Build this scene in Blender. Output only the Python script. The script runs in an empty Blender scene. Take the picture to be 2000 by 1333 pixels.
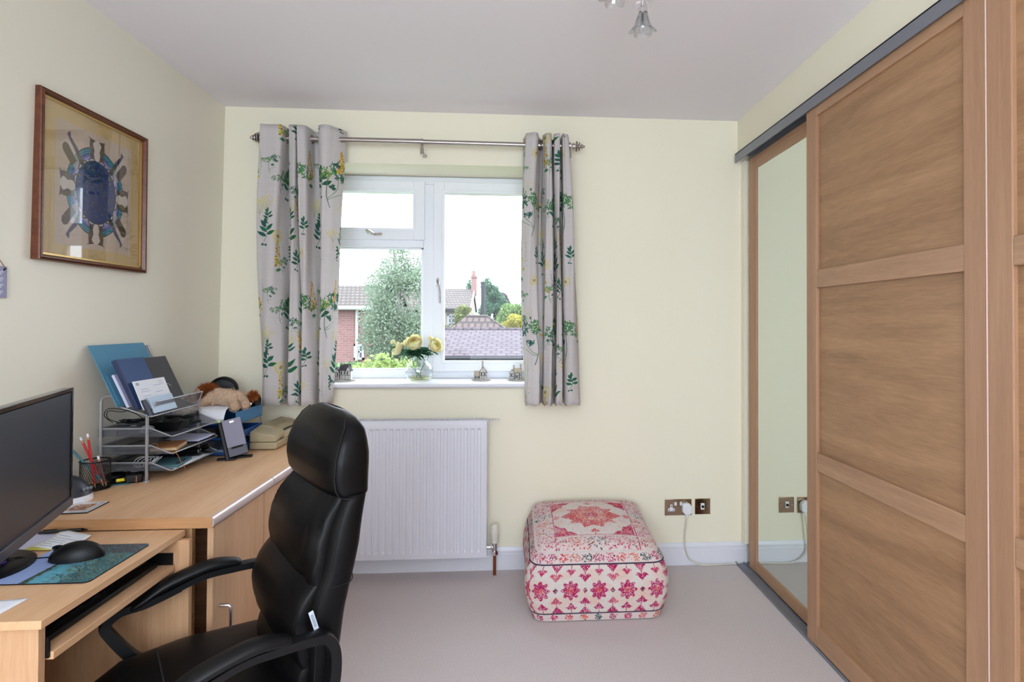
import bpy, bmesh, math, random
import numpy as np
from mathutils import Vector, Matrix, Euler
PI = math.pi
sc = bpy.context.scene
col = sc.collection
rnd = random.Random(7)

# ---------------------------------------------------------------- camera, world, lights, exposure
cam_d = bpy.data.cameras.new('camera'); cam = bpy.data.objects.new('camera', cam_d); col.objects.link(cam)
YAW, PIT, ROL = .0672, .0121, .0038
fw = Vector((math.sin(YAW)*math.cos(PIT), math.cos(YAW)*math.cos(PIT), math.sin(PIT)))
rt = Vector((math.cos(YAW), -math.sin(YAW), 0)); up = rt.cross(fw)
r2 = rt*math.cos(ROL) + up*math.sin(ROL); u2 = -rt*math.sin(ROL) + up*math.cos(ROL)
cam.matrix_world = Matrix(((r2.x, u2.x, -fw.x, 0), (r2.y, u2.y, -fw.y, 0), (r2.z, u2.z, -fw.z, 1.3235), (0, 0, 0, 1)))
cam_d.sensor_width = 36; cam_d.lens = 1080/2000*36
cam_d.shift_x = -.03593; cam_d.shift_y = -.02424
cam_d.clip_start = .02; cam_d.clip_end = 400
sc.camera = cam

world = bpy.data.worlds.new('overcast_sky'); sc.world = world; world.use_nodes = True
wn = world.node_tree; wn.nodes.clear()
wo = wn.nodes.new('ShaderNodeOutputWorld'); wb = wn.nodes.new('ShaderNodeBackground')
tc = wn.nodes.new('ShaderNodeTexCoord'); sx = wn.nodes.new('ShaderNodeSeparateXYZ'); rp = wn.nodes.new('ShaderNodeValToRGB')
wn.links.new(tc.outputs['Generated'], sx.inputs[0]); wn.links.new(sx.outputs['Z'], rp.inputs[0])
rp.color_ramp.elements[0].position = 0; rp.color_ramp.elements[0].color = (.48, .53, .60, 1)      # an overcast sky: brighter overhead
rp.color_ramp.elements[1].position = 1; rp.color_ramp.elements[1].color = (.87, .94, 1.02, 1)
wn.links.new(rp.outputs[0], wb.inputs[0]); wb.inputs[1].default_value = 8.5
wn.links.new(wb.outputs[0], wo.inputs[0])

def area(name, loc, rot, sx_, sy_, power, colr):
    l = bpy.data.lights.new(name, 'AREA'); l.shape = 'RECTANGLE'; l.size = sx_; l.size_y = sy_; l.energy = power; l.color = colr
    o = bpy.data.objects.new(name, l); col.objects.link(o); o.location = loc; o.rotation_euler = rot; return o
# added fill light, set by an invented opening in the wall behind the camera
area('rear_fill_light', (-.15, -1.34, 1.5), (PI/2, 0, 0), 2.1, 1.5, 24, (.76, .87, 1))
# second added fill light, aimed up so the ceiling spreads it softly
area('ceiling_bounce_fill', (.1, -.75, 1.75), (PI, 0, 0), .7, .5, 28, (.83, .92, 1))

vs = sc.view_settings
sc.display_settings.display_device = 'sRGB'
vs.view_transform = 'Standard'; vs.look = 'None'; vs.gamma = 1; vs.use_curve_mapping = False; vs.exposure = -.02

# ---------------------------------------------------------------- materials
ALB = 1.0
def lin(c):
    return tuple(ALB*((x/255)/12.92 if x/255 <= .04045 else ((x/255+.055)/1.055)**2.4) for x in c) + (1,)
MATS = {}
def mat(name, c=(200, 200, 200), rough=.5, metal=0, spec=.5, noise=None, bump=None, trans=0, alpha=None, coat=0, emis=None, sheen=0, sub=None):
    """procedural principled material: noise=(scale, strength of darker tone), bump=(scale, strength)"""
    if name in MATS: return MATS[name]
    m = bpy.data.materials.new(name); m.use_nodes = True; MATS[name] = m
    nt = m.node_tree; b = nt.nodes['Principled BSDF']
    b.inputs['Base Color'].default_value = lin(c); b.inputs['Roughness'].default_value = rough
    b.inputs['Metallic'].default_value = metal; b.inputs['Specular IOR Level'].default_value = spec
    b.inputs['Transmission Weight'].default_value = trans; b.inputs['Coat Weight'].default_value = coat
    b.inputs['Sheen Weight'].default_value = sheen
    if alpha is not None: b.inputs['Alpha'].default_value = alpha
    t = nt.nodes.new('ShaderNodeTexCoord')
    if noise:
        n = nt.nodes.new('ShaderNodeTexNoise'); n.inputs['Scale'].default_value = noise[0]; n.inputs['Detail'].default_value = 5
        nt.links.new(t.outputs['Object'], n.inputs['Vector'])
        r = nt.nodes.new('ShaderNodeValToRGB'); k = 1-noise[1]; cl = lin(c)
        r.color_ramp.elements[0].position = .3; r.color_ramp.elements[0].color = (cl[0]*k, cl[1]*k, cl[2]*k, 1)
        r.color_ramp.elements[1].position = .7; r.color_ramp.elements[1].color = cl
        nt.links.new(n.outputs['Fac'], r.inputs[0]); nt.links.new(r.outputs[0], b.inputs['Base Color'])
    if bump:
        n = nt.nodes.new('ShaderNodeTexNoise'); n.inputs['Scale'].default_value = bump[0]; n.inputs['Detail'].default_value = 4
        nt.links.new(t.outputs['Object'], n.inputs['Vector'])
        bp = nt.nodes.new('ShaderNodeBump'); bp.inputs['Strength'].default_value = bump[1]; bp.inputs['Distance'].default_value = .002
        nt.links.new(n.outputs['Fac'], bp.inputs['Height']); nt.links.new(bp.outputs[0], b.inputs['Normal'])
    if emis: b.inputs['Emission Color'].default_value = lin(emis[0]); b.inputs['Emission Strength'].default_value = emis[1]
    return m

def wood(name, light, dark, stretch, scale=1., rough=.45, streak=.5, sharp=.5, fine=1.):
    """stretch: scale per axis; the small one is the grain direction"""
    m = bpy.data.materials.new(name); m.use_nodes = True; MATS[name] = m
    nt = m.node_tree; b = nt.nodes['Principled BSDF']; b.inputs['Roughness'].default_value = rough
    b.inputs['Specular IOR Level'].default_value = .35
    t = nt.nodes.new('ShaderNodeTexCoord')
    mp = nt.nodes.new('ShaderNodeMapping'); mp.inputs['Scale'].default_value = tuple(s*scale for s in stretch)
    nt.links.new(t.outputs['Object'], mp.inputs[0])
    n1 = nt.nodes.new('ShaderNodeTexNoise'); n1.inputs['Scale'].default_value = 2.2; n1.inputs['Detail'].default_value = 3; n1.inputs['Distortion'].default_value = 1.4
    n2 = nt.nodes.new('ShaderNodeTexNoise'); n2.inputs['Scale'].default_value = 14*fine; n2.inputs['Detail'].default_value = 10; n2.inputs['Roughness'].default_value = .62; n2.inputs['Distortion'].default_value = .9
    n3 = nt.nodes.new('ShaderNodeTexNoise'); n3.inputs['Scale'].default_value = 55; n3.inputs['Detail'].default_value = 3
    for n in (n1, n2, n3): nt.links.new(mp.outputs[0], n.inputs['Vector'])
    a = nt.nodes.new('ShaderNodeMath'); a.operation = 'MULTIPLY'; a.inputs[1].default_value = 1-streak; nt.links.new(n1.outputs['Fac'], a.inputs[0])
    c = nt.nodes.new('ShaderNodeMath'); c.operation = 'MULTIPLY_ADD'; c.inputs[1].default_value = streak*.6
    nt.links.new(n2.outputs['Fac'], c.inputs[0]); nt.links.new(a.outputs[0], c.inputs[2])
    d = nt.nodes.new('ShaderNodeMath'); d.operation = 'MULTIPLY_ADD'; d.inputs[1].default_value = streak*.4
    nt.links.new(n3.outputs['Fac'], d.inputs[0]); nt.links.new(c.outputs[0], d.inputs[2])
    r = nt.nodes.new('ShaderNodeValToRGB'); w = .5-.38*sharp
    r.color_ramp.elements[0].position = w; r.color_ramp.elements[0].color = lin(dark)
    r.color_ramp.elements[1].position = 1-w; r.color_ramp.elements[1].color = lin(light)
    nt.links.new(d.outputs[0], r.inputs[0]); nt.links.new(r.outputs[0], b.inputs['Base Color'])
    bp = nt.nodes.new('ShaderNodeBump'); bp.inputs['Strength'].default_value = .08; bp.inputs['Distance'].default_value = .002
    nt.links.new(n3.outputs['Fac'], bp.inputs['Height']); nt.links.new(bp.outputs[0], b.inputs['Normal'])
    return m

def brickmat(name, c1, c2, mortar, w, h, scale=1., axis='xz', mort=.02, rough=.9):
    m = bpy.data.materials.new(name); m.use_nodes = True; nt = m.node_tree; b = nt.nodes['Principled BSDF']; b.inputs['Roughness'].default_value = rough
    t = nt.nodes.new('ShaderNodeTexCoord'); s = nt.nodes.new('ShaderNodeSeparateXYZ'); c = nt.nodes.new('ShaderNodeCombineXYZ')
    nt.links.new(t.outputs['Object'], s.inputs[0])
    nt.links.new(s.outputs[axis[0].upper()], c.inputs[0]); nt.links.new(s.outputs[axis[1].upper()], c.inputs[1])
    k = nt.nodes.new('ShaderNodeTexBrick'); k.inputs['Color1'].default_value = lin(c1); k.inputs['Color2'].default_value = lin(c2); k.inputs['Mortar'].default_value = lin(mortar)
    k.inputs['Scale'].default_value = scale; k.inputs['Brick Width'].default_value = w; k.inputs['Row Height'].default_value = h; k.inputs['Mortar Size'].default_value = mort
    nt.links.new(c.outputs[0], k.inputs[0]); nt.links.new(k.outputs[0], b.inputs['Base Color'])
    return m

def image_mat(name, arr, rough=.8, spec=.3, translucent=0, bump=0, coat=0, tint=1):
    """arr: H x W x 3 sRGB 0..1, row 0 at the bottom, computed in this script"""
    h, w = arr.shape[:2]
    im = bpy.data.images.new(name, w, h)
    px = np.ones((h, w, 4), np.float32); px[..., :3] = np.clip(arr, 0, 1)
    im.pixels.foreach_set(px.ravel()); im.update(); im.pack()
    m = bpy.data.materials.new(name); m.use_nodes = True; nt = m.node_tree; b = nt.nodes['Principled BSDF']
    b.inputs['Roughness'].default_value = rough; b.inputs['Specular IOR Level'].default_value = spec; b.inputs['Coat Weight'].default_value = coat
    t = nt.nodes.new('ShaderNodeTexImage'); t.image = im
    nt.links.new(t.outputs[0], b.inputs['Base Color'])
    if bump:
        tcn = nt.nodes.new('ShaderNodeTexCoord'); n = nt.nodes.new('ShaderNodeTexNoise'); n.inputs['Scale'].default_value = 350
        nt.links.new(tcn.outputs['Object'], n.inputs['Vector'])
        bp = nt.nodes.new('ShaderNodeBump'); bp.inputs['Strength'].default_value = bump; bp.inputs['Distance'].default_value = .002
        nt.links.new(n.outputs[0], bp.inputs['Height']); nt.links.new(bp.outputs[0], b.inputs['Normal'])
    if translucent:
        tr = nt.nodes.new('ShaderNodeBsdfTranslucent'); mx = nt.nodes.new('ShaderNodeMixShader'); mx.inputs[0].default_value = translucent
        nt.links.new(t.outputs[0], tr.inputs[0]); nt.links.new(b.outputs[0], mx.inputs[1]); nt.links.new(tr.outputs[0], mx.inputs[2])
        nt.links.new(mx.outputs[0], nt.nodes['Material Output'].inputs[0])
    return m

def glass_pane(name, tint=(1, 1, 1), gloss=.5):
    m = bpy.data.materials.new(name); m.use_nodes = True; nt = m.node_tree; nt.nodes.remove(nt.nodes['Principled BSDF'])
    t = nt.nodes.new('ShaderNodeBsdfTransparent'); t.inputs[0].default_value = (*tint, 1)
    g = nt.nodes.new('ShaderNodeBsdfGlossy'); g.inputs['Roughness'].default_value = 0
    lw = nt.nodes.new('ShaderNodeLayerWeight'); lw.inputs[0].default_value = .5
    pw = nt.nodes.new('ShaderNodeMath'); pw.operation = 'POWER'; pw.inputs[1].default_value = 5; nt.links.new(lw.outputs['Facing'], pw.inputs[0])
    f = nt.nodes.new('ShaderNodeMath'); f.operation = 'MULTIPLY_ADD'; f.inputs[1].default_value = .95; f.inputs[2].default_value = .045; nt.links.new(pw.outputs[0], f.inputs[0])
    k = nt.nodes.new('ShaderNodeMath'); k.operation = 'MULTIPLY'; k.inputs[1].default_value = gloss
    x = nt.nodes.new('ShaderNodeMixShader'); nt.links.new(f.outputs[0], k.inputs[0]); nt.links.new(k.outputs[0], x.inputs[0])
    nt.links.new(t.outputs[0], x.inputs[1]); nt.links.new(g.outputs[0], x.inputs[2]); nt.links.new(x.outputs[0], nt.nodes['Material Output'].inputs[0])
    return m

M_wall = mat('wall_paint', (240, 235, 213), .55, spec=.3, bump=(160, .05))
M_wall_left = mat('wall_paint_left', (233, 229, 213), .40, spec=.6, bump=(160, .05))
M_ceil = mat('ceiling_paint', (238, 234, 238), .9, spec=.1)
M_white = mat('white_gloss_paint', (226, 228, 236), .35)
M_upvc = mat('white_window_plastic', (238, 242, 248), .3)
M_rad = mat('radiator_enamel', (222, 223, 232), .4)
M_carpet = mat('carpet', (222, 212, 212), 1, spec=.05, noise=(220, .2), bump=(420, 1.0))
M_oakp = wood('oak_panel', (194, 154, 116), (128, 94, 66), (1, .15, 1.5), 1.9, streak=.48, sharp=.64, fine=1.6)
M_oaks = wood('oak_stile', (186, 146, 115), (158, 120, 93), (8, 8, .35), 1.2, streak=.6, sharp=.5)
M_oakr = wood('oak_rail', (190, 152, 120), (156, 120, 93), (8, .3, 6), 1.2, streak=.6, sharp=.5)
M_beech = wood('beech_top', (232, 192, 152), (212, 166, 124), (3.2, .3, 3), 1.0, rough=.38, streak=.5, sharp=.3)
M_beechv = wood('beech_door', (214, 172, 134), (192, 148, 108), (4, 4, .22), 1.0, rough=.45, streak=.6, sharp=.35)
M_beeche = wood('beech_edging', (205, 158, 112), (180, 132, 90), (.3, .3, 6), 1.0, rough=.45, streak=.5, sharp=.3)
M_steel = mat('brushed_steel', (176, 168, 165), .28, 1)
M_chrome = mat('chrome', (230, 230, 232), .08, 1)
M_rail = mat('grey_aluminium', (140, 144, 154), .45, .6)
M_mirror = mat('mirror_silvering', (224, 232, 226), .01, 1)
M_leather = mat('black_leather', (6, 6, 8), .42, spec=.22, bump=(60, .18))
M_leather2 = mat('black_leather_side', (5, 5, 7), .48, spec=.2, bump=(60, .2))
M_bplastic = mat('black_plastic', (9, 10, 13), .45, spec=.32, bump=(300, .1))
M_bgloss = mat('black_gloss', (12, 12, 15), .12)
M_screen = mat('monitor_screen', (40, 47, 60), .34, spec=.4)
M_silver = mat('silver_wire', (172, 175, 182), .35, .7)
M_mesh = mat('fine_metal_mesh', (120, 122, 130), .5, .5, alpha=.34)
M_paper = mat('white_paper', (232, 234, 240), .8, spec=.2)
M_paper2 = mat('lilac_paper', (204, 206, 232), .8, spec=.2)
M_ink = mat('grey_print', (120, 128, 150), .9)
M_brass = mat('polished_nickel', (180, 160, 138), .1, 1)
M_copper = mat('copper_pipe', (150, 86, 52), .35, .8)
M_dark = mat('dark_void', (20, 17, 15), .9)
M_pane = glass_pane('window_glass', gloss=.22)
M_picglass = glass_pane('picture_glass', gloss=1.5)

# ---------------------------------------------------------------- geometry helpers
ORG = {}
class MB:
    def __init__(s): s.v = []; s.f = []; s.mi = []; s.uv = []; s.hasuv = False
    def add(s, vs, fs, mi=0, uvs=None):
        n = len(s.v); s.v += [tuple(v) for v in vs]
        for i, f in enumerate(fs):
            s.f.append([n+a for a in f]); s.mi.append(mi)
            s.uv.append(uvs[i] if uvs else None)
        if uvs: s.hasuv = True
        return s
    def box(s, x0, x1, y0, y1, z0, z1, mi=0):
        return s.add([(x0, y0, z0), (x1, y0, z0), (x1, y1, z0), (x0, y1, z0), (x0, y0, z1), (x1, y0, z1), (x1, y1, z1), (x0, y1, z1)],
                     [(0, 3, 2, 1), (4, 5, 6, 7), (0, 1, 5, 4), (1, 2, 6, 5), (2, 3, 7, 6), (3, 0, 4, 7)], mi)
    def obox(s, c, ax, ay, az, hx, hy, hz, mi=0):
        c, ax, ay, az = Vector(c), Vector(ax).normalized(), Vector(ay).normalized(), Vector(az).normalized()
        vs = [c + ax*hx*a + ay*hy*b + az*hz*d for d in (-1, 1) for a, b in ((-1, -1), (1, -1), (1, 1), (-1, 1))]
        fl = [(0, 3, 2, 1), (4, 5, 6, 7), (0, 1, 5, 4), (1, 2, 6, 5), (2, 3, 7, 6), (3, 0, 4, 7)]
        if ax.cross(ay).dot(az) < 0: fl = [tuple(reversed(q)) for q in fl]
        return s.add(vs, fl, mi)
    def rbox(s, c, rz, hx, hy, z0, z1, mi=0):
        ca, sa = math.cos(rz), math.sin(rz)
        return s.obox((c[0], c[1], (z0+z1)/2), (ca, sa, 0), (-sa, ca, 0), (0, 0, 1), hx, hy, (z1-z0)/2, mi)
    def tube(s, pts, r, n=8, closed=False, cap=True, mi=0):
        P = [Vector(p) for p in pts]; m = len(P); R = r if isinstance(r, (list, tuple)) else [r]*m
        T = []
        for i in range(m):
            a = P[(i-1) % m] if (closed or i > 0) else P[i]; b = P[(i+1) % m] if (closed or i < m-1) else P[i]
            T.append((b-a).normalized() if (b-a).length > 1e-9 else Vector((0, 0, 1)))
        nrm = T[0].orthogonal().normalized(); rings = []
        for i in range(m):
            if i: 
                q = T[i-1].rotation_difference(T[i]); nrm = q @ nrm
            bn = T[i].cross(nrm).normalized(); nn = bn.cross(T[i]).normalized()
            rings += [P[i] + (nn*math.cos(2*PI*k/n) + bn*math.sin(2*PI*k/n))*R[i] for k in range(n)]
        fs = []
        for i in range(m if closed else m-1):
            j = (i+1) % m
            for k in range(n): fs.append((i*n+k, i*n+(k+1) % n, j*n+(k+1) % n, j*n+k))
        if cap and not closed: fs += [tuple(range(n-1, -1, -1)), tuple((m-1)*n+k for k in range(n))]
        return s.add(rings, fs, mi)
    def lathe(s, prof, c=(0, 0, 0), axis=(0, 0, 1), n=24, mi=0, wob=None, cap=True):
        ax = Vector(axis).normalized(); a = ax.orthogonal().normalized(); b = ax.cross(a); c = Vector(c); vs = []
        for r, h in prof:
            for k in range(n):
                t = 2*PI*k/n; rr = r*(wob(t, h) if wob else 1)
                vs.append(c + ax*h + (a*math.cos(t)+b*math.sin(t))*rr)
        fs = []
        for i in range(len(prof)-1):
            for k in range(n): fs.append((i*n+k, i*n+(k+1) % n, (i+1)*n+(k+1) % n, (i+1)*n+k))
        if cap:
            if prof[0][0] > 1e-5: fs.append(tuple(range(n-1, -1, -1)))
            if prof[-1][0] > 1e-5: fs.append(tuple((len(prof)-1)*n+k for k in range(n)))
        return s.add(vs, fs, mi)
    def ell(s, c, rx, ry, rz, n=14, m=9, rot=None, mi=0, fn=None):
        c = Vector(c); R = rot or Matrix.Identity(3); vs = []
        for i in range(m+1):
            ph = -PI/2+PI*i/m
            for k in range(n):
                t = 2*PI*k/n; v = Vector((rx*math.cos(ph)*math.cos(t), ry*math.cos(ph)*math.sin(t), rz*math.sin(ph)))
                if fn: v = fn(v)
                vs.append(c+R @ v)
        fs = [(i*n+k, i*n+(k+1) % n, (i+1)*n+(k+1) % n, (i+1)*n+k) for i in range(m) for k in range(n)]
        return s.add(vs, fs, mi)
    def prism(s, poly, a0, a1, fn, mi=0):
        """poly: list of (p, q) counter-clockwise; fn(p, q, a) -> xyz"""
        n = len(poly); vs = [fn(p, q, a0) for p, q in poly] + [fn(p, q, a1) for p, q in poly]
        fs = [(i, (i+1) % n, n+(i+1) % n, n+i) for i in range(n)] + [tuple(range(n-1, -1, -1)), tuple(range(n, 2*n))]
        return s.add(vs, fs, mi)
    def grid(s, fn, nu, nv, mi=0, uv=False, closeu=False):
        vs = [fn(i/nu, j/nv) for j in range(nv+1) for i in range(nu+1)]
        fs = []; us = []
        for j in range(nv):
            for i in range(nu):
                a = j*(nu+1)+i; fs.append((a, a+1, a+nu+2, a+nu+1))
                us.append([(i/nu, j/nv), ((i+1)/nu, j/nv), ((i+1)/nu, (j+1)/nv), (i/nu, (j+1)/nv)])
        return s.add(vs, fs, mi, us if uv else None)
    def loft(s, rings, cap=True, mi=0):
        n = len(rings[0]); vs = [p for r in rings for p in r]; fs = []
        for i in range(len(rings)-1):
            for k in range(n): fs.append((i*n+k, i*n+(k+1) % n, (i+1)*n+(k+1) % n, (i+1)*n+k))
        if cap: fs += [tuple(range(n-1, -1, -1)), tuple((len(rings)-1)*n+k for k in range(n))]
        return s.add(vs, fs, mi)
    def build(s, name, m, parent=None, org=None, smooth=35, bevel=0, seg=2, local=False, subd=0, fix=True, weld=False, solid=0):
        me = bpy.data.meshes.new(name)
        o0 = Vector((0, 0, 0)) if local else (Vector(ORG.get(parent.name, (0, 0, 0))) if parent else Vector(org or (0, 0, 0)))
        me.from_pydata([(v[0]-o0.x, v[1]-o0.y, v[2]-o0.z) for v in s.v], [], s.f)
        if s.hasuv:
            uvl = me.uv_layers.new(name='UVMap'); k = 0; flat = []
            for p, u in zip(s.f, s.uv):
                for q in range(len(p)): flat += list(u[q]) if u else [0, 0]
            uvl.data.foreach_set('uv', flat)
        ms = m if isinstance(m, (list, tuple)) else [m]
        for mm in ms: me.materials.append(mm)
        if len(ms) > 1: me.polygons.foreach_set('material_index', s.mi)
        if fix or weld:
            bm = bmesh.new(); bm.from_mesh(me)
            if weld: bmesh.ops.remove_doubles(bm, verts=bm.verts, dist=1e-5)
            bmesh.ops.recalc_face_normals(bm, faces=bm.faces); bm.to_mesh(me); bm.free()
        if smooth:
            me.polygons.foreach_set('use_smooth', [True]*len(me.polygons))
            if smooth < 180: me.set_sharp_from_angle(angle=math.radians(smooth))
        me.update()
        o = bpy.data.objects.new(name, me); col.objects.link(o)
        if parent: o.parent = parent; ORG[o.name] = tuple(o0)
        else: o.location = o0; ORG[o.name] = tuple(o0)
        if bevel:
            b = o.modifiers.new('bevel', 'BEVEL'); b.width = bevel; b.segments = seg; b.limit_method = 'ANGLE'; b.angle_limit = math.radians(38)
        if solid:
            q = o.modifiers.new('solid', 'SOLIDIFY'); q.thickness = solid; q.offset = 0
        if subd:
            q = o.modifiers.new('subd', 'SUBSURF'); q.levels = subd; q.render_levels = subd
        return o

def tag(o, label=None, cat=None, group=None, kind=None):
    if label: o['label'] = label
    if cat: o['category'] = cat
    if group: o['group'] = group
    if kind: o['kind'] = kind
    return o
def thing(name, label, cat, loc=(0, 0, 0), rz=0, group=None, kind=None):
    o = bpy.data.objects.new(name, None); col.objects.link(o); o.location = loc; o.rotation_euler = (0, 0, rz)
    o.empty_display_size = .05; ORG[o.name] = tuple(loc)
    return tag(o, label, cat, group, kind)
def struct(o): o['kind'] = 'structure'; return o
def copy_tree(o, parent=None):
    c = o.copy(); col.objects.link(c)
    if parent: c.parent = parent
    for ch in list(o.children): copy_tree(ch, c)
    return c
def catmull(P, n=8, closed=False):
    P = [Vector(p) for p in P]; out = []; m = len(P)
    for i in range(m if closed else m-1):
        g = lambda k: P[k % m] if closed else P[max(0, min(m-1, k))]
        a, b, c, d = g(i-1), g(i), g(i+1), g(i+2)
        for k in range(n):
            t = k/n; out.append(.5*((2*b)+(c-a)*t+(2*a-5*b+4*c-d)*t*t+(3*b-a-3*c+d)*t**3))
    if not closed: out.append(P[-1])
    return out
def interp(tab, x):
    if x <= tab[0][0]: return tab[0][1]
    for (a, u), (b, v) in zip(tab, tab[1:]):
        if x <= b:
            t = (x-a)/(b-a); return u+(v-u)*t
    return tab[-1][1]

# ---------------------------------------------------------------- painting (arrays computed here)
nr = np.random.RandomState(5)
class Canvas:
    def __init__(s, w, h, c): s.w, s.h = w, h; s.a = np.ones((h, w, 3))*np.array(c)/255.
    def _reg(s, x0, x1, y0, y1, wrap):
        xs = np.arange(int(math.floor(x0)), int(math.ceil(x1))+1); ys = np.arange(int(math.floor(y0)), int(math.ceil(y1))+1)
        if not wrap:
            xs = xs[(xs >= 0) & (xs < s.w)]; ys = ys[(ys >= 0) & (ys < s.h)]
        return xs, ys
    def _put(s, xs, ys, mask, c, al, wrap):
        if len(xs) == 0 or len(ys) == 0: return
        X = xs % s.w if wrap else xs; Y = ys % s.h if wrap else ys
        k = (mask*al)[..., None]; blk = s.a[np.ix_(Y, X)]
        s.a[np.ix_(Y, X)] = blk*(1-k)+np.array(c)/255.*k
    def ell(s, cx, cy, rx, ry, c, ang=0, al=1, wrap=True):
        R = max(rx, ry)+1; xs, ys = s._reg(cx-R, cx+R, cy-R, cy+R, wrap); X, Y = np.meshgrid(xs-cx, ys-cy)
        ca, sa = math.cos(ang), math.sin(ang); u = X*ca+Y*sa; v = -X*sa+Y*ca
        d = 1-np.sqrt((u/max(rx, .5))**2+(v/max(ry, .5))**2); s._put(xs, ys, np.clip(d*min(rx, ry)+.5, 0, 1), c, al, wrap)
    def leaf(s, x, y, L, W, ang, c, al=1, wrap=True):
        xs, ys = s._reg(x-L, x+L, y-L, y+L, wrap); X, Y = np.meshgrid(xs-x, ys-y)
        ca, sa = math.cos(ang), math.sin(ang); u = X*ca+Y*sa; v = -X*sa+Y*ca
        t = np.clip(u/L, 0, 1); w = W*np.sin(PI*t**.8)
        s._put(xs, ys, np.where((u > 0) & (u < L), np.clip(w-np.abs(v)+.5, 0, 1), 0), c, al, wrap)
    def line(s, x0, y0, x1, y1, w, c, al=1, wrap=True):
        xs, ys = s._reg(min(x0, x1)-w-1, max(x0, x1)+w+1, min(y0, y1)-w-1, max(y0, y1)+w+1, wrap); X, Y = np.meshgrid(xs, ys)
        dx, dy = x1-x0, y1-y0; L = dx*dx+dy*dy+1e-9; t = np.clip(((X-x0)*dx+(Y-y0)*dy)/L, 0, 1)
        d = np.hypot(X-x0-t*dx, Y-y0-t*dy); s._put(xs, ys, np.clip(w/2-d+.5, 0, 1), c, al, wrap)
    def curve(s, P, w, c, al=1, wrap=True):
        Q = catmull([(p[0], p[1], 0) for p in P], 6)
        for a, b in zip(Q, Q[1:]): s.line(a.x, a.y, b.x, b.y, w, c, al, wrap)
    def poly(s, P, c, al=1, wrap=False):
        px = [p[0] for p in P]; py = [p[1] for p in P]
        xs, ys = s._reg(min(px), max(px), min(py), max(py), wrap); X, Y = np.meshgrid(xs+.01, ys+.01); ins = np.zeros(X.shape, bool)
        for (x0, y0), (x1, y1) in zip(P, P[1:]+P[:1]):
            if y0 == y1: continue
            ins ^= ((Y >= min(y0, y1)) & (Y < max(y0, y1)) & (X < x0+(Y-y0)*(x1-x0)/(y1-y0)))
        s._put(xs, ys, ins.astype(float), c, al, wrap)
    def noise(s, amp, sx=1, sy=1):
        n = nr.randn(s.h//sy+1, s.w//sx+1); n = np.repeat(np.repeat(n, sy, 0), sx, 1)[:s.h, :s.w]
        s.a += n[..., None]*amp

# ================================================================ ROOM SHELL
YB, ZC = 3.0, 2.4555
XR, XW = 1.255, 1.93          # bulkhead face, back of the wardrobe
YF = -1.42
xl = lambda z: -1.541+.0142*z
struct(MB().box(-1.75, XW+.1, YF-.1, YB, -.1, 0).build('floor', M_carpet, smooth=0))
struct(MB().box(-1.75, XW+.1, YF-.2, YB+.3, ZC, ZC+.1).build('ceiling', M_ceil, smooth=0))
WX0, WX1, WZ0, WZ1 = -1.115, .168, .985, 2.174
struct(MB().box(-1.75, WX0, YB, YB+.3, 0, ZC).box(WX1, XW+.1, YB, YB+.3, 0, ZC).box(WX0, WX1, YB, YB+.3, 0, WZ0).box(WX0, WX1, YB, YB+.3, WZ1, ZC)
       .build('wall_back', M_wall, smooth=0))
struct(MB().prism([(xl(0), 0), (xl(ZC), ZC), (-1.75, ZC), (-1.75, 0)], YF, YB, lambda p, q, a: (p, a, q)).build('wall_left', M_wall_left, smooth=0))
struct(MB().box(XR, XW, YF, YB, 2.262, ZC).box(XW, XW+.1, YF, YB, 0, ZC).build('wall_right', M_wall, smooth=0))
# wall behind the camera, with an opening made up for the rear fill light
struct(MB().box(-1.75, -1.3, YF-.1, YF, 0, ZC).box(1.0, XW+.1, YF-.1, YF, 0, ZC).box(-1.3, 1.0, YF-.1, YF, 0, .7).box(-1.3, 1.0, YF-.1, YF, 2.3, ZC)
       .build('wall_front', M_wall, smooth=0))
struct(MB().box(XR+.02, XR+.055, 2.955, YB, .118, 2.222).build('trim_1', M_wall, bevel=.002))
# skirting board: plain face with a stepped moulding on top
def skirt(name, a0, a1, fn):
    prof = [(0, 0), (.016, 0), (.016, .082), (.011, .086), (.011, .091), (.014, .095), (.012, .104), (.006, .112), (.005, .118), (0, .118)]
    struct(MB().prism(prof, a0, a1, fn).build(name, M_white, smooth=50))
skirt('baseboard_back', -1.5, XR+.05, lambda p, q, a: (a, YB-p, q))
skirt('baseboard_left', YF, 1.0, lambda p, q, a: (xl(0)+p, a, q))
# window sill board
sl = MB().prism([(YB+.25, .975), (YB+.25, 1.0), (YB-.03, 1.0), (YB-.037, .996), (YB-.04, .989), (YB-.037, .980), (YB-.03, .975)], WX0+.001, WX1-.001, lambda p, q, a: (a, p, q))
struct(sl.build('trim_2', M_white, smooth=50))

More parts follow.
